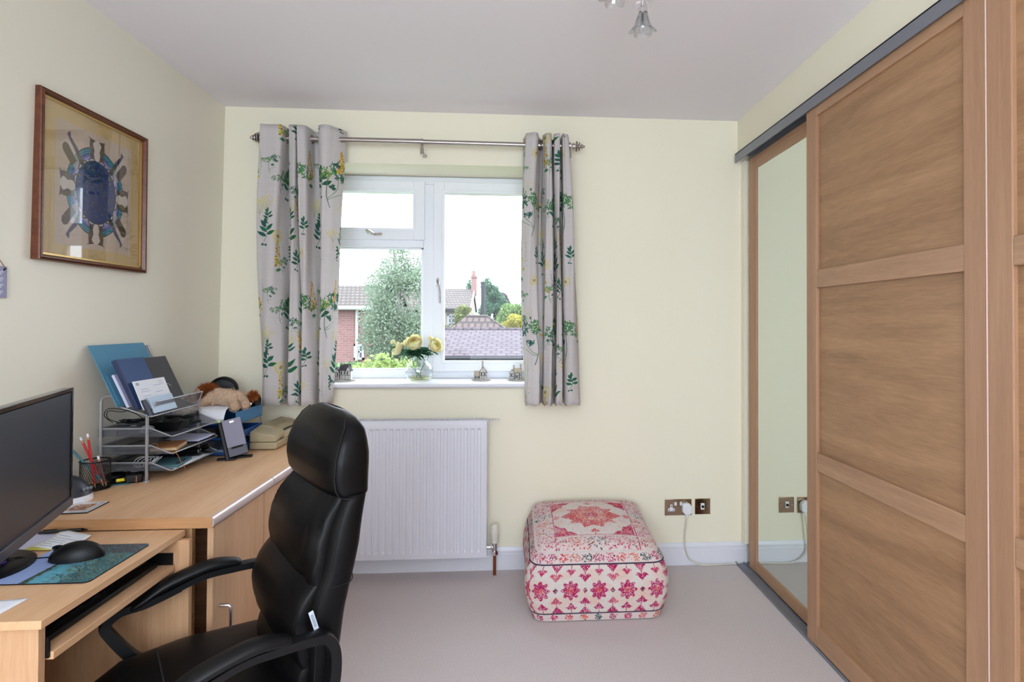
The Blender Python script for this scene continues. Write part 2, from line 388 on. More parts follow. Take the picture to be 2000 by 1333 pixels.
# ---------------------------------------------------------------- window
win = thing('window_1', None, None, (-.47, 3.25, 1.0), kind='structure')
FY0, FY1 = 3.25, 3.31
fz0, fz1 = 1.0, 2.172
fr = MB()
fr.box(WX0, -1.07, FY0, FY1, fz0, fz1).box(.125, WX1, FY0, FY1, fz0, fz1)
fr.box(-1.07, .125, FY0, FY1, fz1-.045, fz1).box(-1.07, .125, FY0, FY1, fz0, fz0+.048)
fr.build('window_frame', M_upvc, win, bevel=.004)
MB().box(-.512, -.442, FY0-.004, FY1, fz0+.048, fz1-.045).build('mullion', M_upvc, win, bevel=.004)
MB().box(-1.07, -.512, FY0-.004, FY1, 1.757, 1.802).build('transom', M_upvc, win, bevel=.004)
def sash(x0, x1, z0, z1, w, y0=FY0-.022):
    m = MB(); 
    for a, b, c, d in ((x0, x0+w, z0, z1), (x1-w, x1, z0, z1), (x0+w, x1-w, z0, z0+w), (x0+w, x1-w, z1-w, z1)): m.box(a, b, y0, FY1-.01, c, d)
    i = w-.014                                                     # glazing bead, stepped back
    for a, b, c, d in ((x0+i, x0+w+.004, z0+i, z1-i), (x1-w-.004, x1-i, z0+i, z1-i), (x0+w, x1-w, z0+i, z0+w+.004), (x0+w, x1-w, z1-w-.004, z1-i)): m.box(a, b, y0-.003, y0+.001, c, d)
    return m
s1 = sash(-1.085, -.505, 1.80, 2.14, .062).build('casement', M_upvc, win, bevel=.003)
s2 = sash(-.452, .133, 1.04, 2.138, .060).build('casement', M_upvc, win, bevel=.003)
MB().box(-1.025, -.567, 3.262, 3.28, 1.86, 2.08).build('pane', M_pane, win, smooth=0)
MB().box(-.393, .074, 3.262, 3.28, 1.099, 2.079).build('pane', M_pane, win, smooth=0)
MB().box(-1.07, -.512, 3.275, 3.293, 1.048, 1.757).build('pane', M_pane, win, smooth=0)
gs = MB()
for a, b, c, d in ((-1.07, -1.055, 1.048, 1.757), (-.527, -.512, 1.048, 1.757), (-1.07, -.512, 1.048, 1.058), (-1.07, -.512, 1.747, 1.757)): gs.box(a, b, 3.262, 3.276, c, d)
gs.build('glazing_bead', M_upvc, win, bevel=.002)
hm = MB().ell((-.812, 3.218, 1.838), .020, .012, .012).tube(catmull([(-.83, 3.222, 1.85), (-.81, 3.21, 1.842), (-.785, 3.208, 1.828), (-.74, 3.208, 1.828)]), [.009]*25, 8)
h1 = hm.build('handle', M_chrome, s1)
hm = MB().ell((-.424, 3.218, 1.545), .012, .012, .022).tube(catmull([(-.426, 3.222, 1.575), (-.424, 3.208, 1.55), (-.414, 3.204, 1.50), (-.412, 3.206, 1.435)]), [.008]*25, 8)
h2 = hm.build('handle', M_chrome, s2)
MB().box(-.97, -.93, 3.222, 3.228, 1.852, 1.858).build('hinge_cover', M_upvc, win)

# ================================================================ OUTSIDE
ALB = .52                       # leaves, tiles and brick reflect a tenth to a third of the sky's light
M_lawn = mat('lawn', (120, 140, 84), 1, noise=(1.2, .3))
struct(MB().box(-60, 60, 3.6, 120, -2.95, -2.75).build('ground', M_lawn, smooth=0))
M_gtile = brickmat('garage_tiles', (112, 101, 109), (98, 87, 96), (70, 60, 68), .30, .26, axis='xy', mort=.03)
M_htile = brickmat('house_tiles', (128, 120, 115), (116, 109, 104), (86, 78, 74), .16, .12, axis='xz', mort=.025)
M_ptile = brickmat('pantiles', (110, 90, 84), (98, 80, 76), (56, 44, 42), .26, .24, axis='xz', mort=.045)
M_brickr = brickmat('red_brick', (176, 132, 128), (164, 118, 116), (176, 152, 148), .23, .08, axis='xz', mort=.012)
M_creamr = mat('cream_render', (200, 194, 180), .9)
M_fascia = mat('dark_gutter', (36, 38, 46), .6)
M_upw = mat('white_paint_outside', (225, 228, 230), .6)
M_wing = mat('window_dark', (90, 104, 112), .2)

# garage with a tiled roof
g = thing('garage', 'low brick garage with a long mauve tiled roof and dark gutter', 'garage', (0, 18, -2.75))
MB().prism([(15.9, .37), (19.2, 1.09), (22.4, .37), (22.4, .30), (19.2, 1.02), (15.9, .30)], -3.3, 3.2, lambda p, q, a: (a, p, q)).build('roof', M_gtile, g, smooth=0)
MB().box(-3.2, 3.1, 16.15, 22.2, -2.75, .29).build('wall', M_brickr, g, smooth=0)
MB().tube([(-3.3, 15.88, .30), (3.2, 15.88, .30)], .05, 8).box(-3.3, 3.2, 15.93, 15.96, .19, .30).build('gutter', M_fascia, g)
rt_ = MB()
for i in range(22): rt_.tube([(-3.3+i*.295, 19.2, 1.09), (-3.3+i*.295+.285, 19.2, 1.095)], .07, 6)
rt_.build('ridge_tiles', M_gtile, g)

# pyramid roofed annexe with pantiles
g = thing('annexe', 'small brick annexe with a steep brown pantiled hip roof behind the garage', 'building', (-.6, 24, -2.75))
MB().add([(-2.6, 22.6, 1.0), (-.15, 22.6, 1.0), (-.15, 25.6, 1.0), (-2.6, 25.6, 1.0), (-1.95, 24.1, 1.60), (-1.05, 24.1, 1.60)],
         [(0, 1, 5, 4), (1, 2, 5), (2, 3, 4, 5), (3, 0, 4), (0, 3, 2, 1)]).build('roof', M_ptile, g, smooth=0)
MB().box(-2.5, -.25, 22.75, 25.5, -2.75, 1.0).build('wall', M_brickr, g, smooth=0)
MB().tube([(-1.05, 24.1, 1.61), (-.14, 22.58, 1.02)], .04, 6).tube([(-1.95, 24.1, 1.61), (-1.05, 24.1, 1.61)], .06, 6).build('ridge_tiles', M_htile, g)

# main house behind: tiled roof, gable end, chimney, flue
g = thing('house', 'cream house with pale tiled roof, white windows and chimney, ivy at its corner', 'house', (-4, 28, -2.75))
MB().prism([(26, 1.98), (28.6, 3.05), (31.2, 1.98), (31.2, 1.88), (28.6, 2.95), (26, 1.88)], -9, -1.92, lambda p, q, a: (a, p, q)).build('roof', M_htile, g, smooth=0)
MB().box(-8.8, -2.0, 26.25, 31, -2.75, 1.9).prism([(26.3, 1.9), (30.9, 1.9), (28.6, 2.9)], -8.8, -2.0, lambda p, q, a: (a, p, q)).build('wall', M_creamr, g, smooth=0)
MB().box(-9, -1.92, 25.97, 26.02, 1.86, 1.97).build('gutter', M_fascia, g)
MB().box(-2.06, -1.80, 28.3, 28.9, 2.7, 3.72).box(-2.09, -1.77, 28.25, 28.95, 3.62, 3.70).tube([(-1.95, 28.6, 3.72), (-1.95, 28.6, 3.98)], .09, 8).build('chimney', M_brickr, g, smooth=0)
MB().prism([(26.1, 1.9), (26.1, 2.02), (28.6, 3.08), (28.6, 2.92)], -1.95, -1.86, lambda p, q, a: (a, p, q)).build('bargeboard', M_brickr, g, smooth=0)
def far_window(g, x0, x1, z0, z1, y, nx=2, nz=2):
    f = MB().box(x0, x1, y-.06, y, z0, z0+.07).box(x0, x1, y-.06, y, z1-.07, z1).box(x0, x0+.07, y-.06, y, z0, z1).box(x1-.07, x1, y-.06, y, z0, z1)
    for i in range(1, nx): x = x0+(x1-x0)*i/nx; f.box(x-.025, x+.025, y-.05, y, z0, z1)
    for i in range(1, nz): z = z0+(z1-z0)*i/nz; f.box(x0, x1, y-.05, y, z-.025, z+.025)
    w = f.build('window', M_upw, g, smooth=0)
    MB().box(x0+.03, x1-.03, y-.02, y+.01, z0+.03, z1-.03).build('pane', M_wing, w, smooth=0)
far_window(g, -3.0, -2.45, 1.1, 1.72, 26.25, 3, 3); far_window(g, -3.9, -3.3, 1.1, 1.72, 26.25, 3, 3)
tag(MB().tube([(-1.32, 25.8, -2.76), (-1.32, 25.8, 3.16)], .105, 10).tube([(-1.32, 25.8, 3.12), (-1.32, 25.8, 3.22)], .13, 10).build('flue_pipe', M_fascia, org=(-1.32, 25.8, -2.76)),
    'tall dark flue pipe rising beside the cream house gable', 'pipe')

# red brick house on the left
g = thing('house', 'red brick house with grey tiled roof and white downpipe behind the birch', 'house', (-7, 20, -2.75))
MB().box(-12, -4.55, 20, 24, -2.75, 1.88).build('wall', M_brickr, g, smooth=0)
MB().prism([(19.7, 1.86), (22.0, 2.75), (24.3, 1.86), (24.3, 1.78), (22.0, 2.67), (19.7, 1.78)], -12.2, -4.4, lambda p, q, a: (a, p, q)).build('roof', M_htile, g, smooth=0)
MB().tube([(-12.2, 19.65, 1.82), (-4.4, 19.65, 1.82)], .07, 8).tube([(-5.45, 19.93, 1.85), (-5.45, 19.93, -2.7)], .05, 8).build('gutter', M_upw, g)
far_window(g, -5.55, -5.2, .0, .55, 20, 2, 2); far_window(g, -4.98, -4.55, .0, .38, 20, 2, 1)

# trees and bushes
def leafmat(name, c, t=.35, var=1.):
    m = bpy.data.materials.new(name); m.use_nodes = True; nt = m.node_tree; b = nt.nodes['Principled BSDF']; b.inputs['Roughness'].default_value = .7
    b.inputs['Specular IOR Level'].default_value = .2
    g_ = nt.nodes.new('ShaderNodeNewGeometry'); r = nt.nodes.new('ShaderNodeValToRGB'); cl = lin(c)
    r.color_ramp.elements[0].color = (cl[0]*(1-.45*var), cl[1]*(1-.4*var), cl[2]*(1-.45*var), 1); r.color_ramp.elements[1].color = (min(1, cl[0]*1.25), min(1, cl[1]*1.2), min(1, cl[2]*1.2), 1)
    nt.links.new(g_.outputs['Random Per Island'], r.inputs[0]); nt.links.new(r.outputs[0], b.inputs['Base Color'])
    tr = nt.nodes.new('ShaderNodeBsdfTranslucent'); nt.links.new(r.outputs[0], tr.inputs[0])
    mx = nt.nodes.new('ShaderNodeMixShader'); mx.inputs[0].default_value = t
    nt.links.new(b.outputs[0], mx.inputs[1]); nt.links.new(tr.outputs[0], mx.inputs[2]); nt.links.new(mx.outputs[0], nt.nodes['Material Output'].inputs[0])
    return m
M_bark = mat('birch_bark', (196, 190, 184), .9, noise=(9, .6))
M_bark2 = mat('brown_bark', (98, 82, 70), .9, noise=(9, .4))
def foliage(blobs, n, size, seed, hang=0, long=1.7):
    """blobs: (cx, cy, cz, rx, ry, rz); leaves as small quads through the volume, denser towards its skin"""
    r = np.random.RandomState(seed); B = np.array(blobs, float); vol = B[:, 3]*B[:, 4]*B[:, 5]; idx = r.choice(len(B), n, p=vol/vol.sum())
    d = r.randn(n, 3); d /= np.linalg.norm(d, axis=1)[:, None]; rad = r.rand(n)**.45
    # clumps
    P = B[idx, :3]+d*rad[:, None]*B[idx, 3:]
    keep = (np.sin(P[:, 0]*5.1+seed)+np.sin(P[:, 2]*6.3)+np.sin(P[:, 1]*4.3+P[:, 2]*2)) > -1.1+r.rand(n)*.5-.4
    P = P[keep]; n = len(P)
    u = r.randn(n, 3); u[:, 2] -= hang; u /= np.linalg.norm(u, axis=1)[:, None]
    w = np.cross(u, r.randn(n, 3)); w /= np.linalg.norm(w, axis=1)[:, None]; s = size*(.6+.8*r.rand(n))[:, None]
    V = np.stack([P-u*s*long/2, P+w*s/2, P+u*s*long/2, P-w*s/2], 1).reshape(-1, 3)
    m = MB(); m.v = V.tolist(); m.f = [[4*i, 4*i+1, 4*i+2, 4*i+3] for i in range(n)]; m.mi = [0]*n; m.uv = [None]*n
    return m
def plant(name, label, cat, base, blobs, n, size, m, bark, trunk, seed, hang=0, group=None, tw=.12, branches=6):
    t = thing(name, label, cat, base, group=group)
    foliage(blobs, n, size, seed, hang).build('foliage', m, t, smooth=0, fix=False)['kind'] = 'stuff'
    k = MB(); P = catmull(trunk, 5); k.tube(P, [tw*(1-.75*i/(len(P)-1)) for i in range(len(P))], 8)
    r = random.Random(seed)
    for i in range(branches):
        b = r.choice(blobs); s = P[min(len(P)-1, int(len(P)*(.25+.7*r.random())))]
        e = Vector((b[0]+r.uniform(-.6, .6)*b[3], b[1]+r.uniform(-.5, .5)*b[4], b[2]+r.uniform(-.2, .7)*b[5]))
        md = (s+e)/2+Vector((0, 0, .15)); Q = catmull([s, md, e], 4); k.tube(Q, [tw*.3*(1-.8*j/(len(Q)-1)) for j in range(len(Q))], 5)
    k.build('trunk', bark, t); return t
L_birch = leafmat('birch_leaf', (180, 202, 178), .45); L_dark = leafmat('conifer_leaf', (116, 160, 132)); L_lime = leafmat('lime_leaf', (170, 204, 130)); L_yel = leafmat('golden_leaf', (232, 226, 110))
L_mid = leafmat('shrub_leaf', (150, 190, 140)); L_purp = leafmat('purple_leaf', (140, 116, 128)); L_ivy = leafmat('ivy_leaf', (166, 180, 110)); L_pale = leafmat('pale_shrub_leaf', (196, 222, 140))
bb = [(-2.35, 12, 2.45, .45, .7, .5), (-2.0, 12, 2.2, .42, .7, .6), (-2.65, 12, 2.0, .5, .7, .55), (-2.25, 12, 1.6, .65, .7, .6), (-2.85, 12, 1.45, .4, .7, .45), (-1.95, 12, 1.2, .42, .7, .6), (-2.5, 12, 1.0, .6, .7, .55),
      (-3.0, 12, 1.0, .26, .5, .4), (-2.1, 12, .5, .45, .7, .5), (-2.7, 12, .5, .35, .6, .4), (-2.4, 12, 2.85, .22, .4, .25)]
plant('birch_tree', 'large pale green birch tree with drooping twigs, beyond the left pane', 'tree', (-2.35, 12.1, -2.75), bb, 30000, .030, L_birch, M_bark,
      [(-2.3, 12.2, -2.75), (-2.32, 12.2, -.5), (-2.28, 12.1, .6), (-2.4, 12, 1.6), (-2.5, 12, 2.7)], 3, hang=1.3, tw=.13, branches=22)
plant('conifer_tree', 'dark green conifer standing behind the chimney', 'tree', (-.9, 34, -2.75), [(-1.5, 34, 3.5, .38, .5, .55), (-1.2, 34, 3.1, .5, .5, .6), (-1.0, 34, 2.5, .75, .6, .7), (-1.2, 34, 1.9, .9, .6, .7), (-.6, 34, 2.2, .5, .5, .5), (-2.5, 34, 3.5, .28, .4, .45)], 9000, .09, L_dark, M_bark2,
      [(-.9, 34, -2.75), (-.9, 34, 0), (-.8, 34, 3)], 4, tw=.25)
plant('copper_beech', 'purple leaved tree crown between the conifer and the lime green tree', 'tree', (-.7, 36, -2.75), [(-.75, 36, 2.95, .5, .6, .36), (-.4, 36, 2.6, .35, .6, .4)], 2200, .09, L_purp, M_bark2, [(-.7, 36, -2.75), (-.7, 36, 2.6)], 5, tw=.2)
plant('lime_tree', 'rounded lime green tree behind the golden shrub', 'tree', (.2, 32, -2.75), [(-.1, 32, 1.9, .62, .6, .6), (.7, 32, 1.8, .7, .6, .75), (-.5, 32, 1.5, .4, .5, .5)], 7000, .08, L_lime, M_bark2, [(.2, 32, -2.75), (.2, 32, 1.5)], 6, tw=.2)
plant('golden_shrub', 'bright yellow shrub just above the garage roof ridge', 'shrub', (.2, 27, -2.75), [(.1, 27, 1.35, .38, .5, .42), (.5, 27, 1.3, .4, .5, .42), (-.25, 27, 1.15, .3, .4, .25)], 5000, .06, L_yel, M_bark2, [(.2, 27, -2.75), (.2, 27, 1)], 7, tw=.12)
plant('ivy_shrub', 'tall ivy shrub covering the corner of the cream house', 'shrub', (-2.15, 25.6, -2.75), [(-2.2, 25.5, 1.55, .45, .35, .6), (-1.9, 25.5, 1.2, .4, .35, .6), (-2.35, 25.5, .9, .45, .35, .5), (-3.2, 25.6, 1.0, .8, .3, .22)], 5200, .07, L_ivy, M_bark2, [(-2.1, 25.6, -2.75), (-2.1, 25.6, 1.6)], 8, tw=.1)
plant('pale_bush', 'round pale lime bush below the birch, left of the vase', 'shrub', (-2.2, 10, -2.75), [(-2.30, 10, .42, .36, .5, .36), (-1.95, 10, .36, .34, .5, .34), (-2.62, 10, .30, .30, .5, .32), (-2.2, 10, -.2, .8, .7, .6)], 9000, .045, L_pale, M_bark2, [(-2.2, 10, -2.75), (-2.2, 10, 0)], 9, tw=.06)
plant('green_bush', 'darker green bush below the brick house at the left pane edge', 'shrub', (-3.4, 11, -2.75), [(-3.4, 11, .36, .32, .5, .34), (-3.05, 11, .25, .3, .5, .34), (-3.8, 11, .3, .4, .6, .4), (-3.4, 11, -.3, .9, .7, .6)], 8000, .05, L_mid, M_bark2, [(-3.4, 11, -2.75), (-3.4, 11, 0)], 10, tw=.06)

ALB = 1.0
# ================================================================ RADIATOR
g = thing('radiator', 'white panel radiator with vertical flutes below the window sill', 'radiator', (-.54, 2.93, .105))
RX0, RX1, RZ0, RZ1 = -.86, -.128, .108, .812
ys = 2.888
xs = [RX0, RX0+.008]; dep = [0, 0]
x = RX0+.03; pitch = .0345
while x < RX1-.035:
    for dx, dd in ((0, 0), (.0035, .006), (.0165, .006), (.020, 0)): xs.append(x+dx); dep.append(dd)
    x += pitch
xs += [RX1-.008, RX1]; dep += [0, 0]
zs = [(RZ0, 0), (RZ0+.028, 0), (RZ0+.040, 1), (RZ1-.046, 1), (RZ1-.036, 0), (RZ1-.012, 0), (RZ1-.006, -.2), (RZ1-.004, -1.2)]
vs = [(xx, ys+d*k if k >= 0 else ys-.008*k, zz) for zz, k in zs for xx, d in zip(xs, dep)]; nx = len(xs)
fs = [(j*nx+i, j*nx+i+1, (j+1)*nx+i+1, (j+1)*nx+i) for j in range(len(zs)-1) for i in range(nx-1)]
MB().add(vs, fs).box(RX0, RX1, ys+.0065, ys+.02, RZ0, RZ1-.006).build('front_panel', M_rad, g, smooth=25, fix=False)
MB().box(RX0, RX1, 2.955, 2.968, RZ0, RZ1-.01).build('back_panel', M_rad, g, bevel=.002)
for a_ in (RX0-.004, RX1): MB().box(a_, a_+.004, ys+.002, 2.97, RZ0+.004, RZ1+.003).build('side_panel', M_rad, g)
gr = MB()
for i in range(62): gr.box(RX0+.02+i*.0126, RX0+.026+i*.0126, ys+.012, 2.96, RZ1-.002, RZ1+.003)
gr.box(RX0, RX1, ys+.004, ys+.013, RZ1-.006, RZ1+.004).box(RX0, RX1, 2.958, 2.968, RZ1-.006, RZ1+.004).box(RX0, RX1, 2.92, 2.925, RZ1-.006, RZ1+.002)
gr.box(RX0+.01, RX1-.01, ys+.012, 2.956, RZ1-.03, RZ1-.025, 1)
gr.build('top_grille', [M_rad, M_rail], g)
MB().tube([(RX1, 2.93, .145), (-.085, 2.93, .145)], .010, 12).tube([(-.105, 2.93, .145), (-.095, 2.93, .145)], .016, 6).tube([(-.083, 2.93, .115), (-.083, 2.93, .175)], .013, 12).tube([(-.083, 2.93, .105), (-.083, 2.93, .125)], .017, 6).build('valve_body', M_chrome, g)
MB().tube([(-.083, 2.93, 0), (-.083, 2.93, .11)], .0085, 12).build('copper_pipe', M_copper, g)
tv = MB().lathe([(.0, .168), (.019, .17), (.020, .20), (.0215, .203), (.0215, .222), (.018, .258), (.015, .264), (0, .265)], (-.083, 2.93, 0), n=20)
for k in range(12):
    a = 2*PI*k/12; tv.tube([(-.083+.0205*math.cos(a), 2.93+.0205*math.sin(a), .222), (-.083+.017*math.cos(a), 2.93+.017*math.sin(a), .258)], .0022, 5)
tv.build('thermostat_knob', mat('ivory_plastic', (226, 222, 208), .4), g)
MB().tube([(RX1, 2.94, .79), (RX1+.012, 2.94, .79)], .007, 8).build('bleed_valve', M_white, g)

# ================================================================ SOCKETS
M_sw = mat('white_socket_insert', (232, 234, 240), .35)
g = thing('double_socket', 'nickel double plug socket with a white plug in its right outlet', 'socket', (.918, 3.0, .313))
MB().box(.843, .993, 2.994, 3.0, .269, .357).build('face_plate', M_brass, g, bevel=.0015)
def outlet(cx, z):
    m = MB().prism([(cx-.006, z+.016), (cx-.006, z-.002), (cx-.019, z-.008), (cx-.019, z-.020), (cx+.019, z-.020), (cx+.019, z-.008), (cx+.006, z-.002), (cx+.006, z+.016)], 2.991, 2.995, lambda p, q, a: (p, a, q))
    m.build('outlet', M_sw, g)
    MB().box(cx-.002, cx+.002, 2.9903, 2.9915, z+.003, z+.011).box(cx-.015, cx-.008, 2.9903, 2.9915, z-.016, z-.012).box(cx+.008, cx+.015, 2.9903, 2.9915, z-.016, z-.012).build('pin_slot', M_dark, g)
outlet(.879, .313); outlet(.958, .313)
for sxx in (.902, .932): MB().box(sxx-.006, sxx+.006, 2.988, 2.995, .324, .342).build('rocker_switch', M_sw, g, bevel=.001)
for xx in (.852, .984): MB().tube([(xx, 2.9935, .313), (xx, 2.9945, .313)], .0025, 10).build('screw', M_chrome, g)
g = thing('aerial_socket', 'square nickel wall plate with a white aerial outlet, beside the skirting corner', 'socket', (1.055, 3.0, .315))
MB().box(1.012, 1.098, 2.994, 3.0, .272, .358).build('face_plate', M_brass, g, bevel=.0015)
MB().box(1.044, 1.064, 2.990, 2.995, .299, .333).build('outlet', M_sw, g, bevel=.001)
MB().lathe([(.0075, 0), (.0075, .006), (.004, .006)], (1.054, 2.991, .316), (0, -1, 0), n=16).build('connector', M_dark, g)
for xx in (1.024, 1.086): MB().tube([(xx, 2.9935, .315), (xx, 2.9945, .315)], .0025, 10).build('screw', M_chrome, g)
g = thing('power_plug', 'white three pin plug with its cable dropping to the skirting', 'plug', (.965, 2.98, .31))
MB().prism([(.935, .335), (.935, .295), (.948, .280), (.975, .280), (.985, .292), (.985, .322), (.978, .335), (.965, .341), (.948, .341)], 2.962, 2.991, lambda p, q, a: (p, a, q)).build('plug_body', M_sw, g, bevel=.004, seg=3)
MB().tube([(.961, 2.976, .285), (.961, 2.974, .262)], [.008, .0055], 10).build('strain_relief', M_sw, g)
MB().tube(catmull([(.961, 2.974, .27), (.956, 2.972, .23), (.948, 2.974, .15), (.952, 2.968, .09), (.975, 2.968, .04), (1.03, 2.966, .010), (1.10, 2.968, .005), (1.2, 2.972, .006), (1.262, 2.975, .007)], 8), .0042, 8).build('cable', mat('cream_cable', (214, 208, 196), .5), g)

# ================================================================ CURTAIN POLE AND CURTAINS
RY, RZ = 2.9, 2.262
g = thing('curtain_pole', 'brushed steel curtain pole with ringed finials above the window', 'curtain pole', (-.47, 3.0, RZ))
MB().tube([(-1.272, RY, RZ), (-.47, RY, RZ+.001)], .0140, 20).tube([(-.47, RY, RZ), (.312, RY, RZ-.003)], .0125, 20).build('pole', M_steel, g)
for s, x0 in ((-1, -1.268), (1, .318)):
    MB().lathe([(.0, 0), (.017, 0), (.017, .010), (.009, .012), (.009, .016), (.026, .018), (.028, .021), (.026, .025), (.009, .027), (.008, .031), (.021, .033), (.022, .036), (.020, .039), (.007, .041), (.006, .045), (.013, .047), (.014, .050), (.011, .054), (.004, .057), (.006, .061), (.004, .065), (0, .066)],
               (x0, RY, RZ-(.003 if s > 0 else 0)), (s, 0, 0), n=20).build('finial', M_steel, g)
for bx in (-.468, -1.245, .302):
    MB().tube([(bx-.006, RY, RZ), (bx+.006, RY, RZ)], .0165, 16).tube([(bx, RY, RZ-.012), (bx, RY, RZ-.062)], .006, 10).tube([(bx, RY, RZ-.036), (bx, RY, RZ-.064)], .009, 12).tube([(bx, RY, RZ-.045), (bx, 2.998, RZ-.045)], .006, 8).tube([(bx, 2.994, RZ-.045), (bx, 3.0, RZ-.045)], .010, 16).build('bracket', M_steel, g)

CP = 900                                                # pixels of one fabric repeat, .66 m
cv = Canvas(CP, CP, (222, 217, 216))
cv.a += (np.repeat(nr.randn(CP, 1), CP, 1)*.010+np.repeat(nr.randn(1, CP), CP, 0)*.008+nr.randn(CP, CP)*.012)[..., None]
S_ = CP/.66
GRN, DGR, YEL, PYE, OLV = (92, 150, 98), (62, 112, 96), (236, 196, 64), (232, 222, 130), (160, 168, 120)
def cow_parsley(x, y, sc_, flip=1, c=GRN, c2=DGR, n=5, stem=True):
    q = sc_*S_; x *= S_; y *= S_
    if stem:
        cv.curve([(x, y), (x-.03*q*flip, y+.10*q), (x-.02*q*flip, y+.25*q)], .005*q, c2)
        cv.curve([(x-.025*q*flip, y+.07*q), (x+.06*q*flip, y+.16*q), (x+.07*q*flip, y+.30*q)], .004*q, c)
        cv.curve([(x-.025*q*flip, y+.06*q), (x+.1*q*flip, y+.13*q)], .0035*q, c)
    for (dx, dy, r, cc) in ((-.09, .27, .085, c), (-.02, .30, .06, c), (.08, .34, .075, c2), (.09, .26, .05, c2), (.03, .17, .03, c2)):
        for i in range(int(30*r/.07)):
            a = rnd.random()*2*PI; rr = r*math.sqrt(rnd.random()); px, py = x+(dx*flip+rr*math.cos(a)*1.1)*q, y+(dy+rr*math.sin(a)*.6)*q
            for k in range(3): cv.leaf(px, py, .019*q, .0040*q, rnd.random()*2*PI, tuple(v*(.8+.35*rnd.random()) for v in cc))
def umbel(x, y, r, c, n=70, al=.8):
    x *= S_; y *= S_; r *= S_
    for i in range(n):
        a = rnd.random()*2*PI; rr = r*math.sqrt(rnd.random()); px, py = x+rr*math.cos(a), y+rr*math.sin(a)*.8
        if i % 6 == 0: cv.line(x, y-r*1.2, px, py, 1.0, OLV, .5)
        cv.ell(px, py, 3.2, 2.6, tuple(v*(.9+.15*rnd.random()) for v in c), al=al)
    cv.line(x, y-r*2.4, x, y-r*.6, 1.8, OLV, .8)
def spray(x, y, h, c=YEL):
    x *= S_; y *= S_; h *= S_
    cv.curve([(x, y), (x+.06*h, y+.4*h), (x-.05*h, y+h)], 2.2, GRN)
    for i in range(34):
        t = .12+.88*i/34; w = (1.05-t)*.20*h
        px, py = x+rnd.uniform(-w, w)-.05*h*t, y+t*h; cc = tuple(v*(.85+.2*rnd.random()) for v in (c if rnd.random() < .8 else (206, 150, 50)))
        for k in range(3): cv.ell(px+rnd.uniform(-4, 4), py+rnd.uniform(-4, 4), 7.2-3.4*t, 6.0-2.8*t, cc, rnd.random()*3)
    for k in range(7): cv.leaf(x, y+3, .14*h, 3.4, -PI/2+(k-3)*.36, DGR if k % 2 else GRN)
    for k in range(6): cv.ell(x+.22*h+rnd.uniform(-5, 5), y+h*(.25+.1*k), 2.6, 2.6, GRN)
    cv.curve([(x, y+.1*h), (x+.2*h, y+.4*h), (x+.2*h, y+.9*h)], 1.2, GRN, .8)
def sprig(x, y, s, ang=0, c=DGR):
    x *= S_; y *= S_; s *= S_
    cv.curve([(x, y), (x+.2*s, y+.5*s), (x+.1*s, y+s)], 2.2, c)
    for dx, dy, a, L in ((.15, .35, 2.6, .55), (.18, .6, 2.4, .5), (.14, .85, 2.1, .5), (.2, .45, .5, .5), (.17, .7, .8, .5), (.1, 1, 1.5, .45)):
        cv.leaf(x+dx*s, y+dy*s, L*s, .1*s, a+ang, tuple(v*(.85+.25*rnd.random()) for v in c))
    cv.ell(x-.05*s, y-.1*s, .07*s, .07*s, c); cv.ell(x+.12*s, y-.13*s, .07*s, .07*s, c)
def daisy(x, y, r):
    x *= S_; y *= S_; r *= S_
    for k in range(14):
        a = 2*PI*k/14; cv.ell(x+r*math.cos(a), y+r*math.sin(a), r*.22, r*.22, (228, 214, 150)); cv.line(x, y, x+r*math.cos(a), y+r*math.sin(a), 1, OLV, .5)
    cv.ell(x, y, r*.35, r*.35, (190, 160, 60))
umbel(.055, .345, .045, PYE, 80); umbel(.085, .36, .04, PYE, 60); sprig(.07, .15, .09); sprig(.085, .255, .05); daisy(.145, .185, .026)
spray(.025, .455, .17); cow_parsley(.155, .40, .28, stem=True, c=(104, 150, 104))
sprig(.205, .395, .105); cow_parsley(.262, .33, .62); umbel(.245, .50, .03, PYE, 50)
umbel(.355, .335, .05, PYE, 90); sprig(.34, .12, .10); sprig(.355, .245, .06); sprig(.315, .075, .055, 1.2)
spray(.325, .50, .13); umbel(.43, .16, .04, (214, 216, 150), 70); sprig(.445, .42, .11); umbel(.46, .62, .035, (214, 216, 170), 60)
spray(.50, .12, .235); cow_parsley(.585, .33, .66, -1); umbel(.54, .585, .05, (222, 218, 176), 90); sprig(.62, .20, .06); daisy(.60, .10, .02)
for (x_, y_) in ((.10, .56), (.40, .40), (.52, .02), (.18, .05)): cow_parsley(x_, y_-.06, .24, 1 if x_ < .3 else -1, c=(112, 158, 104), stem=True)
spray(.15, .02, .15, (232, 210, 110)); spray(.425, .27, .11); umbel(.28, .20, .035, PYE, 60); umbel(.50, .40, .03, (218, 206, 150), 50); sprig(.40, .02, .07, .3); daisy(.47, .33, .018)
M_curt = image_mat('floral_linen', cv.a, .9, spec=.1, translucent=.32)
M_lining = mat('curtain_lining', (222, 220, 208), .9)

